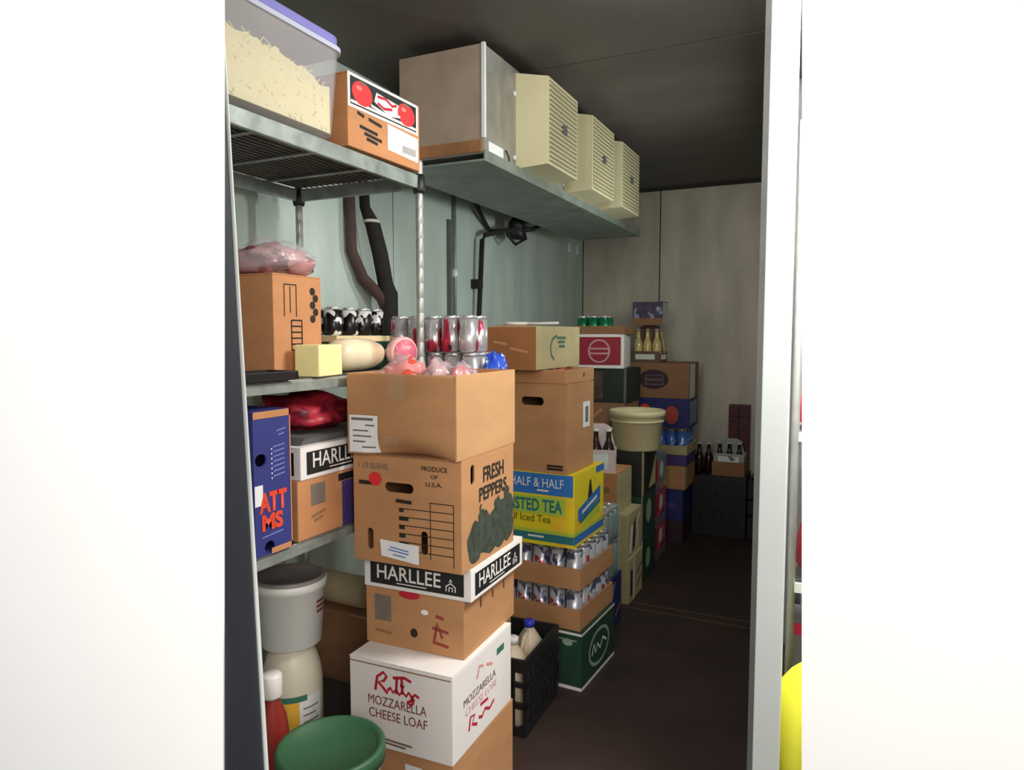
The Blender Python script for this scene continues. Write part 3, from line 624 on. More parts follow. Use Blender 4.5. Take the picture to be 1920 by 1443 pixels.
for k, (cu, cv, ru, rv) in enumerate(((.075, .065, .045, .058), (.13, .085, .05, .055), (.19, .075, .05, .06), (.245, .095, .048, .06), (.29, .10, .04, .065), (.16, .055, .05, .04), (.23, .055, .05, .04), (.29, .06, .042, .04), (.115, .13, .02, .02), (.215, .145, .02, .018), (.28, .165, .018, .02))):
    pep.append(poly(q, 'pepper_print', [(max(.02, min(.33, cu+ru*(1+.08*math.sin(5*a))*math.cos(a))), max(.012, cv+rv*(1+.1*math.cos(4*a+k))*math.sin(a))) for a in [2*math.pi*j/24 for j in range(24)]], DGREEN, 'R', d, EPS*(1+.12*k)))
ribbon(q, 'pepper_stem', [[(.115, .13), (.105, .155), (.112, .165)], [(.215, .145), (.225, .165)], [(.28, .165), (.275, .182)]], .008, DGREEN, 'R', d, EPS*2)
# open box on top: its front foot is crushed inwards
w_, d_, h_ = .342, .365, .222
q = thing('open_carton', 'large open tan carton full of bagged meat on top of the front stack', 'box', (-.878, 1.527, 1.0755), 1)
nx, nz = 24, 20
def dent(u, v):
    """inward push of the front face at (u,v) in 0..1: the foot curls under"""
    k = max(0, 1-v/.28)*max(0, math.sin(math.pi*min(1, max(0, (u-.15)/.85)))**.6)
    return .05*k*k+.004*math.sin(u*7)*v
t = .005
vs = []; fs = []
def frontpt(i, j, off): u, v = i/nx, j/nz; return (-w_+off+(w_-2*off)*u, off+dent(u, v), v*h_)
N1 = (nx+1)*(nz+1)
for off in (0, t):
    for j in range(nz+1):
        for i in range(nx+1): vs.append(frontpt(i, j, off))
I = lambda i, j, s=0: s*N1+j*(nx+1)+i
for j in range(nz):
    for i in range(nx): fs += [(I(i, j), I(i+1, j), I(i+1, j+1), I(i, j+1)), (I(i, j+1, 1), I(i+1, j+1, 1), I(i+1, j, 1), I(i, j, 1))]
for i in range(nx): fs += [(I(i, nz), I(i+1, nz), I(i+1, nz, 1), I(i, nz, 1)), (I(i, 0, 1), I(i+1, 0, 1), I(i+1, 0), I(i, 0))]
MB().add(vs, fs, None, True).build('front_wall', CARD, q)
MB().box(-t, 0, 0, d_, 0, h_).build('side_wall', mat('cardboard_lit', (192, 148, 102), .85, 0, .07, 5, (1, 1, 3)), q, .0015)  # paler cardboard copy paints in the light on the aisle side
MB().box(-w_, -w_+t, 0, d_, 0, h_).build('side_wall', CARD, q); MB().box(-w_+t, -t, d_-t, d_, 0, h_).build('back_wall', CARD, q)
MB().box(-w_+t, -t, .056, d_-t, 0, t).build('bottom', CARD, q); MB().box(-w_+.07, -.012, .012, .056, 0, .002).build('bottom_flap', CARDD, q)
dim = (w_, d_, h_)
def frect(u0, u1, v0, v1, m, nm, e):
    n = 10; c = 6; vs = []
    for j in range(n+1):
        for i in range(c+1):
            u = u0+(u1-u0)*i/c; v = v0+(v1-v0)*j/n; vs.append((-w_+u, dent(u/w_, v/h_)-e-.0012, v))
    MB().add(vs, [(j*(c+1)+i, j*(c+1)+i+1, (j+1)*(c+1)+i+1, (j+1)*(c+1)+i) for j in range(n) for i in range(c)]).build(nm, m, q)
frect(.135, .19, .155, .221, TAPE, 'tape', .0012); frect(.115, .16, .03, .055, TAPE, 'tape', .0012); frect(.008, .10, .006, .108, PAPER, 'label_sheet', .0015)
for k, (a, b) in enumerate(((.015, .085), (.06, .09), (.02, .07), (.02, .08), (.02, .06), (.05, .09))): frect(a, b, .094-k*.015, .098-k*.015+(.003 if k == 0 else 0), INKG, 'small_print', .0022)
for nm, lb, c, r, m, s in (('meat_bag', 'orange red bag of meat at the left in the open carton', (-.242, .13, .122), (.072, .07, .075), MEATO, 1), ('meat_bag', 'clear pale bag at the centre in the open carton', (-.128, .13, .122), (.035, .065, .075), MEATP, 4), ('meat_bag', 'marbled red meat bag at the right in the open carton', (-.056, .13, .122), (.033, .07, .07), MEATR, 6), ('meat_bag', 'dark red meat bag at the back of the open carton', (-.17, .275, .122), (.105, .05, .05), MEATR, 9)):
    o = MB().blob((0, 0, 0), r, .3, 6, s).build(nm, m); o.location = (-.878+c[0], 1.527+c[1], 1.0755+c[2]); tag(o, lb, 'meat')
    MB().blob((0, 0, 0), tuple(v*1.05 for v in r), .3, 8, s).build('bag_film', FILM, o)
bf = MB().box(-w_+.012, -.012, .065, d_-.012, t+.001, .12).build('meat_slab', MEATR); bf.location = (-.878, 1.527, 1.0755); bf.rotation_euler = (0, 0, R(1)); tag(bf, 'flat slab of red meat filling the bottom of the open carton', 'meat')

# ------------------------------------------------------------------ milk crate with jugs
def crate(label, loc, rz, cw, cdp, chh, simple=False):
    mc = thing('milk_crate', label, 'crate', loc, rz); t = .012
    def lattice(mb, axis, a, b0, b1):
        def bar(p0, p1, z0, z1): mb.box(*((p0, p1, a, a+t) if axis == 'y' else (a, a+t, p0, p1)), z0, z1)
        q1, q2 = chh*.36, chh*.64
        for z0, z1 in ((0, .03), (q1, q1+.02), (q2, q2+.016), (chh-.045, chh)): bar(b0, b1, z0, z1)
        n = 7
        for k in range(n+1): x = b0+(b1-b0-t)*k/n; bar(x, x+t, .03, chh-.045)
    for nm, a in (('front_side', 0), ('back_side', cdp-t)): m_ = MB(); lattice(m_, 'y', a, -cw, 0); m_.build(nm, BLACK, mc)
    for nm, a in (('left_side', -cw), ('right_side', -t)): m_ = MB(); lattice(m_, 'x', a, t, cdp-t); m_.build(nm, BLACK, mc)
    MB().box(-cw+.001, -.001, .001, cdp-.001, .001, .012).build('crate_floor', BLACK, mc)
    if simple:
        for nm, bx in (('blackout_panel', (-cw+t, -t, t, t+.004)), ('blackout_panel', (-t-.004, -t, t+.004, cdp-t))): MB().box(*bx, .012, chh-.03).build(nm, BLACK, mc)  # added panels block light through the lattice so the crates look dark
    return mc
crate('black plastic milk crate with jugs standing on the floor by the green case', (-.948, 2.118, 0), 2, .33, .34, .275)
def jug(label, loc, cap, rz):
    j = thing('milk_jug', label, 'jug', loc, rz, 'milk jugs in the black crate')
    prof = [(.060, 0), (.068, .012), (.068, .165), (.058, .21), (.032, .25), (.019, .27), (.019, .285), (0, .285)]
    m_ = MB(); n = 4
    vs = []; N_ = 20
    for r, z in prof:
        for k in range(N_):
            a = 2*math.pi*k/N_; sq = 1/max(abs(math.cos(a)), abs(math.sin(a))); f = 1+(min(sq, 1.22)-1)*(1 if z < .2 else 0); vs.append((r*f*math.cos(a), r*f*math.sin(a), z))
    fs = [(i*N_+k, i*N_+(k+1) % N_, (i+1)*N_+(k+1) % N_, (i+1)*N_+k) for i in range(len(prof)-1) for k in range(N_)]+[tuple(reversed(range(N_)))]
    m_.add(vs, fs, None, True).build('jug_body', MILK, j); MB().tube([(-.02, 0, .262), (-.06, 0, .25), (-.075, 0, .2), (-.068, 0, .14)], .011, 8).build('handle', MILK, j)
    MB().lathe([(.022, .278), (.022, .298), (.019, .301), (0, .301)], n=16).build('cap', cap, j)
    return j
jug('milk jug with blue cap in the black crate', (-1.045, 2.365, .0125), CAPB, 90); jug('milk jug with white cap in the black crate', (-1.04, 2.205, .0125), CAPW, 90)
jug('milk jug with dark red cap in the black crate', (-1.19, 2.205, .0125), CAPR, 90)

# ------------------------------------------------------------------ second stack: green case, can trays, tea case, cartons
d = (.40, .37, .232)
q = carton('green_beer_case', 'dark green case with white edges at the foot of the second stack', 'box', (-.88, 2.50, 0), d, GREENBX, -3)
for f, L_ in (('F', .40), ('R', .37)):
    for v0, v1 in ((0, .014), (.222, .232)): rect(q, 'white_edge', 0, L_, v0, v1, WCARD, f, d)
poly(q, 'oval_emblem', ring(.34, .19, .022, .015), mat('sage_print', (150, 170, 150), .7), 'F', d); poly(q, 'bottle_print', ring(.285, .12, .018, .045), MATS['sage_print'], 'F', d); poly(q, 'bottle_print', ring(.285, .16, .010, .045), MATS['sage_print'], 'F', d)
ribbon(q, 'outline_print', [ring(.19, .115, .11, .07, 24)+[(.30, .115)]], .014, MATS['sage_print'], 'R', d); ribbon(q, 'script_print', [[(.11, .10), (.13, .14), (.15, .10), (.17, .13), (.2, .10), (.23, .135), (.27, .11)]], .011, WCARD, 'R', d)
ribbon(q, 'outline_print', [[(.25, .03), (.25, .2), (.38, .2)]], .006, MATS['sage_print'], 'F', d)
def can_tray(zb, label, canlabel, group, skip=0):
    w_, d_, h_ = .40, .37, .085
    loc = (-.895, 2.52, zb)
    tr = carton('can_tray', label, 'tray', loc, (w_, d_, h_), CARD, -3, opened=True, bev=0)
    base = None
    M = Matrix.Rotation(R(-3), 3, 'Z')
    for i in range(5):
        for j in range(5):
            if i > 1 and j > 1: continue
            lx, ly = -.006-.0345-i*.077*.97, .006+.0345+j*.0745*.955
            p = M @ Vector((lx, ly, 0)); L_ = (loc[0]+p.x, loc[1]+p.y, zb+.0055)
            where = 'at the aisle corner' if i == j == 0 else ('%s from the aisle in the front row' % ORD[i] if j == 0 else ('%s from the front in the aisle row' % ORD[j] if i == 0 else ('%s from the aisle in the second row' % ORD[i] if j == 1 else '%s from the front in the second aisle row' % ORD[j])))
            lb = canlabel+' '+where.replace('in the front row', 'of the front row')
            if base is None: base = can_thing('tall_can', lb, PBR, group, .0335, .158, 18); base.location = L_
            else: copy_tree(base, L_, random.uniform(0, 360), lb)
    return tr
can_tray(.2325, 'open brown can tray resting on the dark green case', 'tall silver can in the lower tray', 'cans in the lower tray')
can_tray(.2325+.0055+.1585, 'open brown can tray below the yellow tea case', 'tall silver can in the upper tray', 'cans in the upper tray')
zt = .2325+2*(.0055+.1585)+.0005
d = (.38, .335, .292)
q = carton('tea_case', 'bright yellow and blue iced tea case in the second stack', 'box', (-.92, 2.515, zt), d, YEL, -2)
rect(q, 'blue_band', 0, .375, .205, .290, TEABLUE, 'F', d); text(q, 'HALF & HALF', .10, .235, .235, .036, WCARD, 'F', d, bold=.0)
ribbon(q, 'small_print', [[(.22, .222), (.27, .222)]], .007, WCARD, 'F', d, EPS*2)
poly(q, 'lime_panel', [(.0, .125), (.34, .125), (.345, .198), (0, .198)], LIME, 'F', d)
text(q, 'TWISTED TEA', .03, .135, .30, .052, TEAL, 'F', d, bold=.03); text(q, 'Half Iced Tea', .07, .092, .21, .03, mat('olive_ink', (110, 110, 20), .7), 'F', d, bold=.01)
rect(q, 'lime_band', 0, .38, .05, .062, LIME, 'F', d); rect(q, 'teal_band', 0, .38, .016, .048, TEAL, 'F', d); rect(q, 'lime_band', 0, .335, .05, .062, LIME, 'R', d); rect(q, 'blue_band', 0, .335, .016, .048, TEABLUE, 'R', d)
ribbon(q, 'small_print', [[(.18, .034), (.25, .034)]], .008, WCARD, 'F', d, EPS*2)
poly(q, 'dark_cone_print', [(.145, .175), (.165, .245), (.18, .25), (.2, .175)], INK, 'R', d); poly(q, 'blue_slash', [(.04, .10), (.29, .15), (.29, .205), (.04, .15)], TEABLUE, 'R', d, EPS*1.5)
poly(q, 'teal_slash', [(.06, .085), (.29, .13), (.29, .147), (.06, .105)], TEAL, 'R', d, EPS*1.5); ribbon(q, 'small_print', [[(.08, .13), (.25, .165)]], .012, WCARD, 'R', d, EPS*2.5); poly(q, 'lime_slash', [(.08, .066), (.28, .09), (.28, .122), (.12, .088)], LIME, 'R', d, EPS*1.5)
rect(q, 'blue_edge', .24, .335, .262, .29, TEABLUE, 'R', d)
zt += .2925
d = (.38, .27, .355)
q = carton('brown_carton', 'tall brown carton with oval handle hole and label on the tea case', 'box', (-.95, 2.52, zt), d, CARD, -3, holes=[('F', .225, .285, .10, .034)])
rect(q, 'label_sheet', .15, .225, .17, .275, PAPER, 'R', d); ribbon(q, 'small_print', [[(.19, .19), (.19, .255)]], .03, INKG, 'R', d, EPS*2); ribbon(q, 'small_print', [[(.29, .03), (.36, .03)], [(.29, .018), (.36, .018)]], .009, INK, 'F', d)
zt += .3555
ZFT = zt
d = (.34, .30, .055)
q = carton('flat_tray', 'shallow open cardboard tray between the tall brown carton and the logo carton', 'tray', (-.965, 2.53, zt), d, CARD, -3, opened=True, holes=[('R', .19, .028, .03, .022)])
for k, (x, y) in enumerate(((-.07, .08), (-.15, .08), (-.08, .18), (-.2, .19))):
    o = MB().blob((0, 0, 0), (.045, .05, .028), .25, 6, 20+k).build('meat_pack', MEATR); o.location = (-.965+x, 2.535+y, zt+.006); tag(o, ('red meat pack in the shallow open tray, at its near aisle corner', 'red meat pack in the shallow open tray, near side away from the aisle', 'red meat pack in the shallow open tray, far side by the aisle', 'red meat pack in the shallow open tray, far side away from the aisle')[k], 'meat', 'meat packs in the shallow tray')
d = (.235, .45, .172)
q = carton('logo_carton', 'tan open carton with green crescent print on top of the second stack', 'box', (-1.06, 2.46, zt+.0555), d, CARDG, -2, opened=True)
ribbon(q, 'crescent_print', [[(.20, .135), (.155, .12), (.135, .09), (.14, .06), (.17, .035)]], .011, mat('green_ink', (70, 100, 80), .8), 'R', d); ribbon(q, 'small_print', [[(.2, .125), (.29, .125)], [(.21, .108), (.28, .108)], [(.22, .09), (.28, .09)]], .011, MATS['green_ink'], 'R', d)
rect(q, 'brown_front', 0, .235, 0, .168, mat('cardboard_rust', (164, 106, 62), .85, 0, .12, 7), 'F', d);  # whole front face covered in a redder, darker cardboard tone
ribbon(q, 'small_print', [[(.05, .11), (.11, .10)], [(.12, .085), (.2, .07)]], .010, CARDO, 'F', d, EPS*2)
pr = thing('paper_coil', 'white coil of paper tape lying in the top of the logo carton', 'roll', (-1.19, 2.56, zt+.0555+.1765))
MB().lathe([(.035, 0), (.05, 0), (.05, .012), (.035, .012), (.035, 0)], n=24).build('coil', CAPW, pr); MB().tube([(.04, .0, .006), (.09, .02, .006), (.16, .06, .008)], .006, 6).build('loose_end', CAPW, pr)
MB().box(-.07, .05, -.05, .05, -.004, -.0005).build('backing_card', CARD, pr)

# ------------------------------------------------------------------ can flats between the shelf and the second stack
carton('brown_carton', 'tall brown carton behind the front stack carrying packs of silver cans', 'box', (-.998, 1.968, .0), (.40, .135, 1.2215), CARDD)
cz = 1.222
def can_layer(what, group, z, cols, x0, m=COKE, r=.0325, h=.120):
    base = None
    for j in range(2):
        for i in range(cols):
            lb = 'silver soda can, %s from the aisle, %s row, %s' % (ORD[i], ('front', 'back')[j], what)
            if base is None: base = o = can_thing('soda_can', lb, m, group, r, h, 20); o.rotation_euler = (0, 0, 2.2)
            else: o = copy_tree(base, (0, 0, 0), random.uniform(0, 360), lb)
            o.location = (x0-i*.0665, 2.004+j*.067, z)
can_layer('lower layer behind the open carton', 'lower layer of silver soda cans', cz, 5, -1.095)
pad = MB().box(-1.395, -1.065, 1.97, 2.105, cz+.1203, cz+.1223).build('clear_sheet', FILM); tag(pad, 'clear wrinkled plastic sheet between the two layers of soda cans', 'wrap')
can_layer('top layer behind the open carton', 'top layer of silver soda cans', cz+.1225, 5, -1.105)
o = MB().blob((0, 0, 0), (.04, .055, .07), .3, 6, 31).build('blue_pack', BLUEBAG); o.location = (-1.02, 2.035, 1.222); tag(o, 'crumpled blue foil pack beside the silver soda cans', 'bag')

# ------------------------------------------------------------------ third group of stacks along the left
def case(name, label, loc, dim, m, prints=(), rz=0, cat='box', group=None):
    c = carton(name, label, cat, loc, dim, m, rz, group=group)
    for p in prints:
        if p[0] == 'rect': rect(c, p[1], *p[2:6], p[6], p[7], dim, p[8] if len(p) > 8 else EPS)
        elif p[0] == 'oval': poly(c, p[1], ring(*p[2:6]), p[6], p[7], dim, p[8] if len(p) > 8 else EPS)
        elif p[0] == 'line': ribbon(c, p[1], p[2], p[3], p[4], p[5], dim, p[6] if len(p) > 6 else EPS)
        elif p[0] == 'poly': poly(c, p[1], p[2], p[3], p[4], dim, p[5] if len(p) > 5 else EPS)
    return c
case('blue_case', 'purple blue case with white swoosh on the floor behind the green case', (-.935, 2.935, 0), (.36, .30, .255), NAVY, [('poly', 'swoosh_print', [(.05, .04), (.12, .09), (.20, .23), (.13, .22), (.06, .10)], MATS['pale_blue_ink'], 'R'), ('line', 'small_print', [[(.2, .06), (.28, .1)]], .02, CARDD, 'R')])
base = can_thing('tall_can', 'tall teal silver can wrapped in film behind the can trays', FILMCAN, 'film wrapped teal cans', .034, .165, 16)
yc = can_thing('tall_can', 'yellow tall can at the near corner of the film wrapped cans', mat('yellow_brown_can', (206, 170, 80), .35, .2, .2, 14), None, .034, .165, 16)
first = True
for lay in range(2):
    for j in range(4):
        for i in range(3):
            if i > 0 and j > 0: continue
            L_ = (-.975-i*.07, 2.975+j*.07, .2555+lay*.1655)
            if lay == 1 and i == 0 and j == 0: yc.location = L_; continue
            lb = 'tall teal can under film, %s, %s' % ('upper layer' if lay else 'lower layer', ('%s from the aisle in the front row' % ORD[i]) if i else '%s from the front along the aisle' % ORD[j])
            if first: base.location = L_; base['label'] = lb; first = False
            else: copy_tree(base, L_, random.uniform(0, 360), lb)
fw_ = MB().box(-1.16, -.938, 2.938, 3.222, .256, .588).build('shrink_film', film('shrink_film', (220, 230, 230), .16, .1, .6, 22), None, .01); tag(fw_, 'crinkled clear film around the tall teal cans', 'wrap')
# stack under the six pack
case('tan_case', 'tan case with dark slots on the floor beyond the wrapped cans', (-.955, 3.44, 0), (.36, .27, .235), CARDG, [('rect', 'dark_slot', .03, .07, .03, .17, INK, 'R'), ('rect', 'white_strip', .08, .11, .0, .23, WCARD, 'R'), ('line', 'small_print', [[(.15, .05), (.25, .09)], [(.15, .12), (.25, .16)]], .02, CARDD, 'R')])
case('white_case', 'white and black striped case stacked on the tan case', (-.965, 3.445, .2355), (.35, .265, .235), CARDG, [('poly', 'white_flash', [(.02, .02), (.07, .02), (.10, .16), (.06, .17)], WCARD, 'R'), ('poly', 'black_flash', [(.09, .02), (.14, .04), (.15, .2), (.11, .17)], INK, 'R'), ('line', 'outline_print', [[(.16, .03), (.2, .1), (.17, .16), (.24, .2)]], .018, WCARD, 'R')])
case('brown_carton', 'small brown carton carrying the white bottle carrier', (-1.02, 3.42, .471), (.30, .28, .215), CARDO, [('line', 'small_print', [[(.2, .12), (.26, .13)]], .03, CARDD, 'F'), ('rect', 'tan_side', .0, .28, 0, .21, CARDG, 'R')])
BOTP = [(.028, 0), (.031, .006), (.031, .115), (.026, .135), (.014, .165), (.0125, .205), (.0135, .21), (.0135, .222), (0, .222)]
def bottle_mesh(m, capm):
    mb = MB(); mb.lathe(BOTP[:-2], n=14, m=m); mb.lathe(BOTP[-3:], n=14, m=capm); return mb.mesh('beer_bottle')
BB = bottle_mesh(GLASSB, CAPW); BC = bottle_mesh(GLASSC, CAPW)
def sixpack(label, blabel, group, loc, rz, mats, bm_, nx=2, ny=3, hh=.12):
    """open carrier with handle panel and bottles: long side along local x"""
    w_, d_ = .205, .138; c = thing('bottle_carrier', label, 'carrier', loc, rz); t = .003
    MB().box(-w_, 0, 0, t, 0, hh).box(-w_, 0, d_-t, d_, 0, hh).box(-w_, -w_+t, t, d_-t, 0, hh*.8).box(-t, 0, t, d_-t, 0, hh*.8).box(-w_+t, -t, t, d_-t, 0, t).build('carrier_sides', mats[0], c)
    MB().prism([(-w_, 0), (0, 0), (0, hh*.9), (-.03, .235), (-.06, .25), (-w_+.06, .25), (-w_+.03, .235), (-w_, hh*.9)], 'y', d_/2-.0015, d_/2+.0015).build('handle_panel', mats[0], c)
    rect(c, 'carrier_print', .03, .17, .02, hh-.02, mats[1], 'F', (w_, d_, hh)); rect(c, 'carrier_print', .02, .118, .02, hh*.7, mats[1], 'R', (w_, d_, hh))
    M = Matrix.Rotation(R(rz), 3, 'Z')
    for i in range(3):
        for j in range(2):
            p = M @ Vector((-.036-i*.0665, .0355+j*.067, .0035)); b = link('beer_bottle', bm_); b.location = Vector(loc)+p; tag(b, blabel+', %s of the %s row' % (('right end', 'middle', 'left end')[i], ('front', 'back')[j]), 'bottle', group)
    return c
sixpack('white and pink bottle carrier with bottles on the small brown carton', 'brown glass bottle in the white and pink carrier', 'bottles in the white and pink carrier', (-1.035, 3.44, .6865), 14, (mat('pink_white_card', (226, 206, 204), .6, 0, .1, 14), mat('carrier_white_print', (235, 240, 240), .6, 0, .1, 20, two=[((70, 80, 76), .55, .6, 16)])), BB)
# bucket stack
case('green_case', 'dark green case at the bottom below the cream bucket', (-.972, 3.74, 0), (.18, .34, .25), GREENBX, [('rect', 'white_edge', 0, .03, 0, .25, WCARD, 'R'), ('oval', 'white_emblem', .16, .12, .05, .06, MATS['sage_print'], 'R')])
case('green_case', 'dark green case with pale emblem in the middle below the cream bucket', (-.975, 3.745, .2505), (.178, .33, .25), GREENBX, [('rect', 'tan_edge', 0, .03, 0, .25, CARDG, 'R'), ('oval', 'white_emblem', .17, .14, .06, .07, MATS['sage_print'], 'R')])
case('black_case', 'black and tan case directly under the cream bucket', (-.975, 3.745, .501), (.18, .33, .25), BLKPR, [('poly', 'tan_corner', [(0, 0), (.05, 0), (.05, .25), (0, .25)], CARDG, 'R'), ('poly', 'tan_corner', [(.16, .02), (.32, .02), (.32, .2)], CARDG, 'R')])
bk = thing('cream_bucket', 'open cream plastic bucket standing on the dark green cases', 'bucket', (-1.04, 3.882, .7515))
MB().lathe([(.125, 0), (.13, .005), (.148, .19), (.158, .195), (.158, .222), (.152, .224), (.146, .2), (.126, .01), (0, .01)], n=36).build('bucket_wall', mat('bucket_cream', (222, 208, 166), .45, 0, .05, 6), bk)
MB().lathe([(.149, .16), (.153, .162), (.153, .168), (.149, .17)], n=36).build('rib', MATS['bucket_cream'], bk)
MB().tube([(.155*math.cos(R(a)), .155*math.sin(R(a)), .20-.05*math.sin(R(a+20))) for a in range(-20, 161, 15)], .003, 6).build('handle', STEEL, bk)
# pink and silver packs
for k, (z, nm, lb) in enumerate(((0, 'soda_pack', 'pink and silver soda pack on the floor, lowest of three'), (.215, 'soda_pack', 'pink and silver soda pack in the middle of three'), (.43, 'soda_pack', 'pink and silver soda pack on top, below the cream bucket rim'))):
    case(nm, lb, (-1.0, 4.13, z), (.155, .34, .2145), PINKPACK if k < 2 else mat('silver_pack', (150, 158, 160), .35, .3, .15, 14), [('rect', 'silver_band', .0, .34, .0, .05, SILV, 'R'), ('oval', 'white_emblem', .2, .13, .05, .05, WCARD, 'R'), ('rect', 'red_band', .02, .10, .06, .2, REDINK, 'R'), ('line', 'can_edges', [[(.06+.07*i, .0), (.06+.07*i, .05)] for i in range(4)], .008, INKG, 'R', EPS*2)])
# red case column
case('brown_carton', 'tall plain brown carton at the foot of the red case column', (-1.165, 4.05, 0), (.36, .33, .55), CARDD)
case('brown_carton', 'plain brown carton below the dark green case in the red case column', (-1.165, 4.05, .5505), (.36, .33, .44), CARDD, [('line', 'torn_print', [[(.05, .35), (.15, .42)], [(.1, .3), (.22, .4)]], .02, CARDO, 'F')])
case('green_case', 'very dark green case below the red case', (-1.155, 4.05, .991), (.36, .33, .208), mat('blackgreen_card', (34, 44, 38), .6, 0, .15, 12), [('rect', 'brown_panel', .0, .215, .02, .19, mat('dim_brown_print', (84, 62, 54), .7, 0, .3, 18), 'F'), ('rect', 'pale_edge', .345, .36, 0, .208, GASKET, 'F')])
case('red_case', 'dark red case with white ring emblem and white border', (-1.175, 4.06, 1.1995), (.36, .33, .207), WCARD, rz=9, prints=[('rect', 'red_panel', .0, .342, .02, .19, MAROON, 'F'), ('oval', 'ring_emblem', .21, .105, .068, .072, mat('faded_pink_ink', (206, 150, 156), .7), 'F', EPS*1.5), ('oval', 'ring_core', .21, .105, .058, .062, MAROON, 'F', EPS*2), ('rect', 'emblem_band', .145, .275, .085, .125, MATS['faded_pink_ink'], 'F', EPS*2.5), ('line', 'small_print', [[(.155, .105), (.265, .105)]], .018, MAROON, 'F', EPS*3)])
tr = carton('can_tray', 'low brown tray with green cans on the red case', 'tray', (-1.175, 4.05, 1.407), (.34, .30, .05), CARDD, 0, opened=True, bev=0)
base = can_thing('green_can', 'green can in the low brown tray on the red case', GREENCAN, 'green cans on the red case', .034, .105, 14); first = True
for i, (x, y) in enumerate(((-.135, .045), (-.205, .045), (-.275, .045), (-.135, .117), (-.205, .117), (-.275, .117))):
    L_ = (-1.175+x, 4.05+y, 1.4125)
    lb = 'green can on the red case, %s of the %s row' % (('right end', 'middle', 'left end')[i % 3], ('front', 'back')[i//3])
    if first: base.location = L_; base['label'] = lb; first = False
    else: copy_tree(base, L_, 60*i, lb)
    

# ------------------------------------------------------------------ far stack
FX = -.90
case('dark_blue_case', 'dark blue case on the floor at the foot of the far stack', (FX-.02, 4.62, 0), (.36, .33, .155), mat('maroon_dim', (58, 30, 40), .6, 0, .2, 12))
case('dark_blue_case', 'dark blue case second from the floor in the far stack', (FX-.02, 4.615, .1555), (.36, .33, .215), NAVY, [('line', 'small_print', [[(.22, .1), (.32, .1)]], .05, PURPLE, 'F')])
case('brown_carton', 'brown carton in the lower half of the far stack', (FX-.005, 4.61, .371), (.36, .33, .16), CARD, [('rect', 'pale_edge', .0, .06, 0, .16, CARDG, 'R')])
case('purple_case', 'flat purple case in the middle of the far stack', (FX, 4.605, .5315), (.36, .33, .075), PURPLE)
tr = carton('can_tray', 'tan tray holding film wrapped blue cans in the far stack', 'tray', (FX+.005, 4.60, .607), (.38, .34, .06), CARDG, 0, opened=True, bev=0)
base = can_thing('blue_can', 'pale blue can wrapped in film in the tan tray of the far stack', BLUECAN, 'blue cans of the far stack', .0335, .165, 14); first = True
for i in range(5):
    for j in range(4):
        if i > 0 and j > 0: continue
        L_ = (FX-.038-i*.0715, 4.645+j*.073, .6125)
        lb = 'pale blue can in the far stack, %s' % (('%s from the aisle in the front row' % ORD[i]) if i else '%s from the front along the aisle' % ORD[j])
        if first: base.location = L_; base['label'] = lb; first = False
        else: copy_tree(base, L_, 37*i+11*j, lb)
pd = MB().box(FX-.375, FX+.005, 4.60, 4.94, .7785, .7805).build('card_sheet', CARD); tag(pd, 'flat card sheet on the blue cans of the far stack', 'sheet')
case('blue_orange_case', 'navy case with orange round prints below the oval logo carton', (FX+.01, 4.60, .781), (.40, .34, .20), NAVY, [('oval', 'orange_print', .11, .11, .04, .05, ORANGE, 'F'), ('oval', 'orange_print', .29, .09, .045, .06, mat('dim_orange', (190, 70, 56), .6), 'F'), ('line', 'pale_print', [[(.17, .1), (.23, .12)]], .03, MATS['pale_blue_ink'], 'F'), ('rect', 'pale_side', .03, .3, .02, .18, mat('blue_silver', (120, 134, 190), .4, .2, .3, 20), 'R')])
case('oval_carton', 'brown carton with dark oval logo on the far stack', (FX+.012, 4.595, .9815), (.425, .33, .235), CARDD, [('oval', 'oval_print', .19, .125, .10, .065, mat('plum_ink', (62, 44, 48), .8), 'F'), ('rect', 'oval_band', .13, .26, .085, .155, mat('plum_pale', (104, 84, 88), .8), 'F', EPS*1.8), ('line', 'small_print', [[(.14, .14), (.25, .14)], [(.14, .105), (.25, .105)]], .014, MATS['plum_ink'], 'F', EPS*2.5), ('line', 'side_print', [[(.33, .16), (.40, .15)], [(.33, .06), (.40, .05)]], .012, CARDD, 'F'), ('rect', 'white_side', .02, .2, .0, .23, WCARD, 'R')])  # darker cardboard here paints in the shade on this carton
sixpack('open carrier of pale beer bottles on the oval logo carton', 'pale yellow beer bottle in the open carrier', 'pale bottles in the open carrier', (-1.09, 4.62, 1.217), -8, (mat('brown_carrier', (120, 92, 74), .7), mat('bright_white', (240, 240, 226), .5)), BC, hh=.075)
case('silver_pack', 'dark purple and silver pack on the pale bottles carrier', (-1.07, 4.60, 1.468), (.205, .16, .155), mat('purple_dim_pack', (74, 62, 84), .5, 0, .3, 20, two=[((150, 150, 176), .55, .6, 20)]), [('rect', 'brown_foot', 0, .205, 0, .045, CARDD, 'F'), ('rect', 'silver_side', 0, .16, 0, .15, mat('silver_side', (200, 200, 196), .5), 'R')])

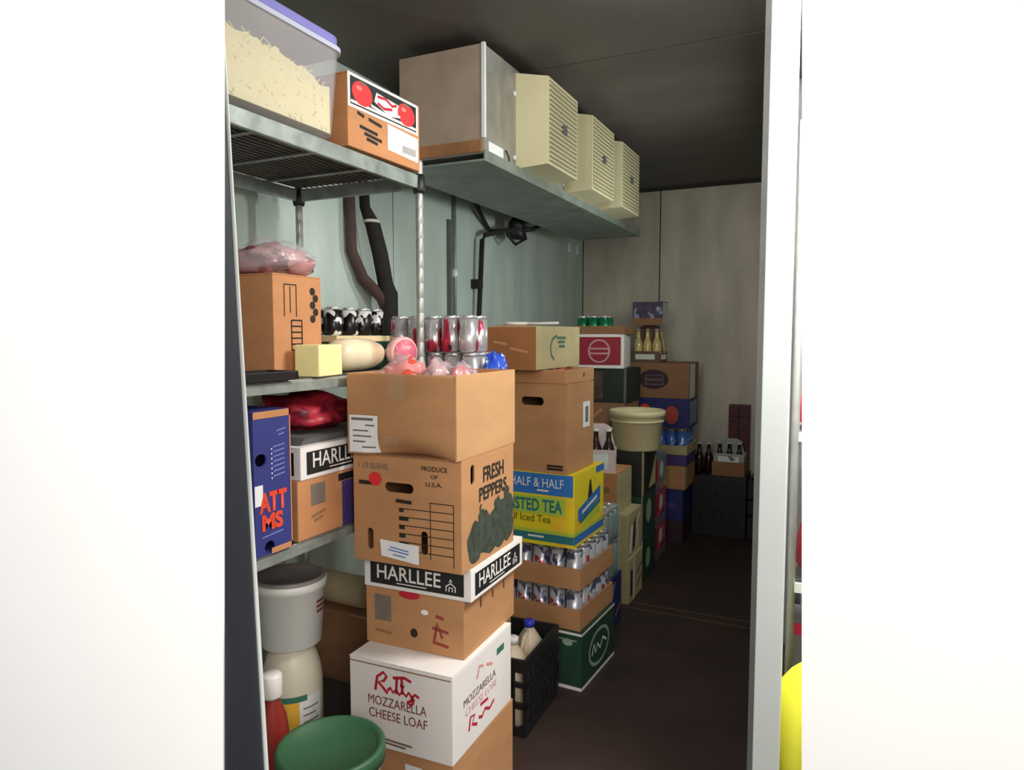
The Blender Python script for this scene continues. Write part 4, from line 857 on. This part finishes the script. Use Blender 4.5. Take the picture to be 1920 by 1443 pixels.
# ------------------------------------------------------------------ back right corner
crate('black crate in the back corner left of the other', (-.555, 4.93, 0), 1, .36, .32, .42, True)
crate('black crate in the back corner against the right wall', (-.43-.0, 4.97, 0), 0, .115, .28, .40, True)
o = carton('brown_carton', 'low open brown carton on the black crates in the back corner', 'box', (-.57, 4.95, .4205), (.22, .19, .10), CARDD, 0, opened=True)
sixpack('white carrier of dark bottles standing in the back corner carton', 'dark bottle in the white carrier in the back corner', 'dark bottles in the white carrier', (-.5775, 4.975, .4265), 0, (mat('grey_white_card', (170, 170, 160), .7, 0, .15, 14), MATS['carrier_white_print']), BB, hh=.15)
for i, x in enumerate((-.885, -.82)):
    b = link('beer_bottle', BB); b.location = (x, 5.0, .4205); tag(b, ('leftmost lone dark bottle left of the white carrier', 'lone dark bottle right beside the white carrier')[i], 'bottle', 'loose dark bottles in the back corner')
case('dark_red_case', 'tall dark red case at the back wall behind the bottle carrier', (-.57, 5.147, .4205), (.14, .095, .48), DRED, [('line', 'print_grid', [[(.07, .1), (.07, .48)], [(.0, .4), (.15, .4)]], .008, BLKPR, 'F')])
o = MB().blob((0, 0, 0), (.03, .03, .05), .2, 5, 40).build('cream_bag', MATS['bucket_cream']); o.location = (-.555, 4.90-.0, .42); o.location = (-.485, 4.995, .40)
tag(o, 'small cream bag on the narrow black crate', 'bag')

# ------------------------------------------------------------------ pantry shelf outside, seen past the right wall
ps = thing('pantry_shelf', 'bright wire shelf in the pantry beyond the right wall', 'shelf', (0, 0, 0))
px0, px1, py0, py1 = -.118, .60, 2.32, 2.72
for x in (px0, px1):
    for y in (py0, py1): MB().lathe([(.012, 0), (.012, 2.05)], (x, y, 0), 12).build('post', CHROME, ps)
for z in (.62, 1.10, 1.58, 1.94):
    mb = MB(); mb.box(px0, px1, py0-.006, py0+.006, z-.03, z).box(px0, px1, py1-.006, py1+.006, z-.03, z).box(px0-.006, px0+.006, py0, py1, z-.03, z).box(px1-.006, px1+.006, py0, py1, z-.03, z)
    mb.build('shelf_frame', STEELW, ps)
    g = MB()
    for k in range(16): y = py0+.02+k*.024; g.tube([(px0, y, z-.003), (px1, y, z-.003)], .002, 5)
    g.build('wire_grid', STEEL, ps)['kind'] = 'stuff'
def bag(nm, lb, m, loc, r, s, cat='bag'):
    o = MB().blob((0, 0, 0), r, .2, 5, s).build(nm, m); o.location = loc; return tag(o, lb, cat)
bag('snack_bag', 'yellow and brown bag on the upper pantry shelf', mat('snack_yellow', (230, 190, 90), .5, 0, .3, 20, two=[((110, 80, 50), .5, .6, 18)]), (-.02, 2.42, 1.582), (.10, .08, .11), 51)
bag('red_bag', 'bright red bag on the middle pantry shelf', PINKRED, (-.01, 2.42, 1.102), (.11, .085, .085), 52)
bag('red_bag', 'dark red bag with pale stripes on the lower pantry shelf', mat('dark_red_bag', (170, 24, 52), .5, 0, .2, 12, two=[((220, 210, 210), .62, .66, 14)]), (-.01, 2.42, .622), (.11, .085, .12), 53)
case('grey_box', 'grey box standing on the pantry floor behind the yellow sack', (.16, 2.50, 0), (.30, .18, .42), mat('grey_card', (140, 136, 134), .7), [('rect', 'pink_band', 0, .3, .38, .42, PINKRED, 'F')])
ys_ = thing('yellow_sack', 'bright yellow sack standing on the pantry floor', 'sack', (.0, 2.17, 0))
MB().blob((0, 0, 0), (.165, .10, .27), .1, 4, 60).build('sack_body', YBAG, ys_); MB().blob((.04, 0, .40), (.05, .03, .04), .2, 5, 61).build('sack_top', ORANGE, ys_)

# added housing, out of view, behind the fill light on the right wall
wlp = thing('fill_housing', 'unseen housing added behind the fill light on the right wall of the cold room', 'lamp', (-.281, 3.35, 1.75))
MB().box(-.018, -.002, -.17, .17, -.07, .07).build('housing', STEELW, wlp, .003)
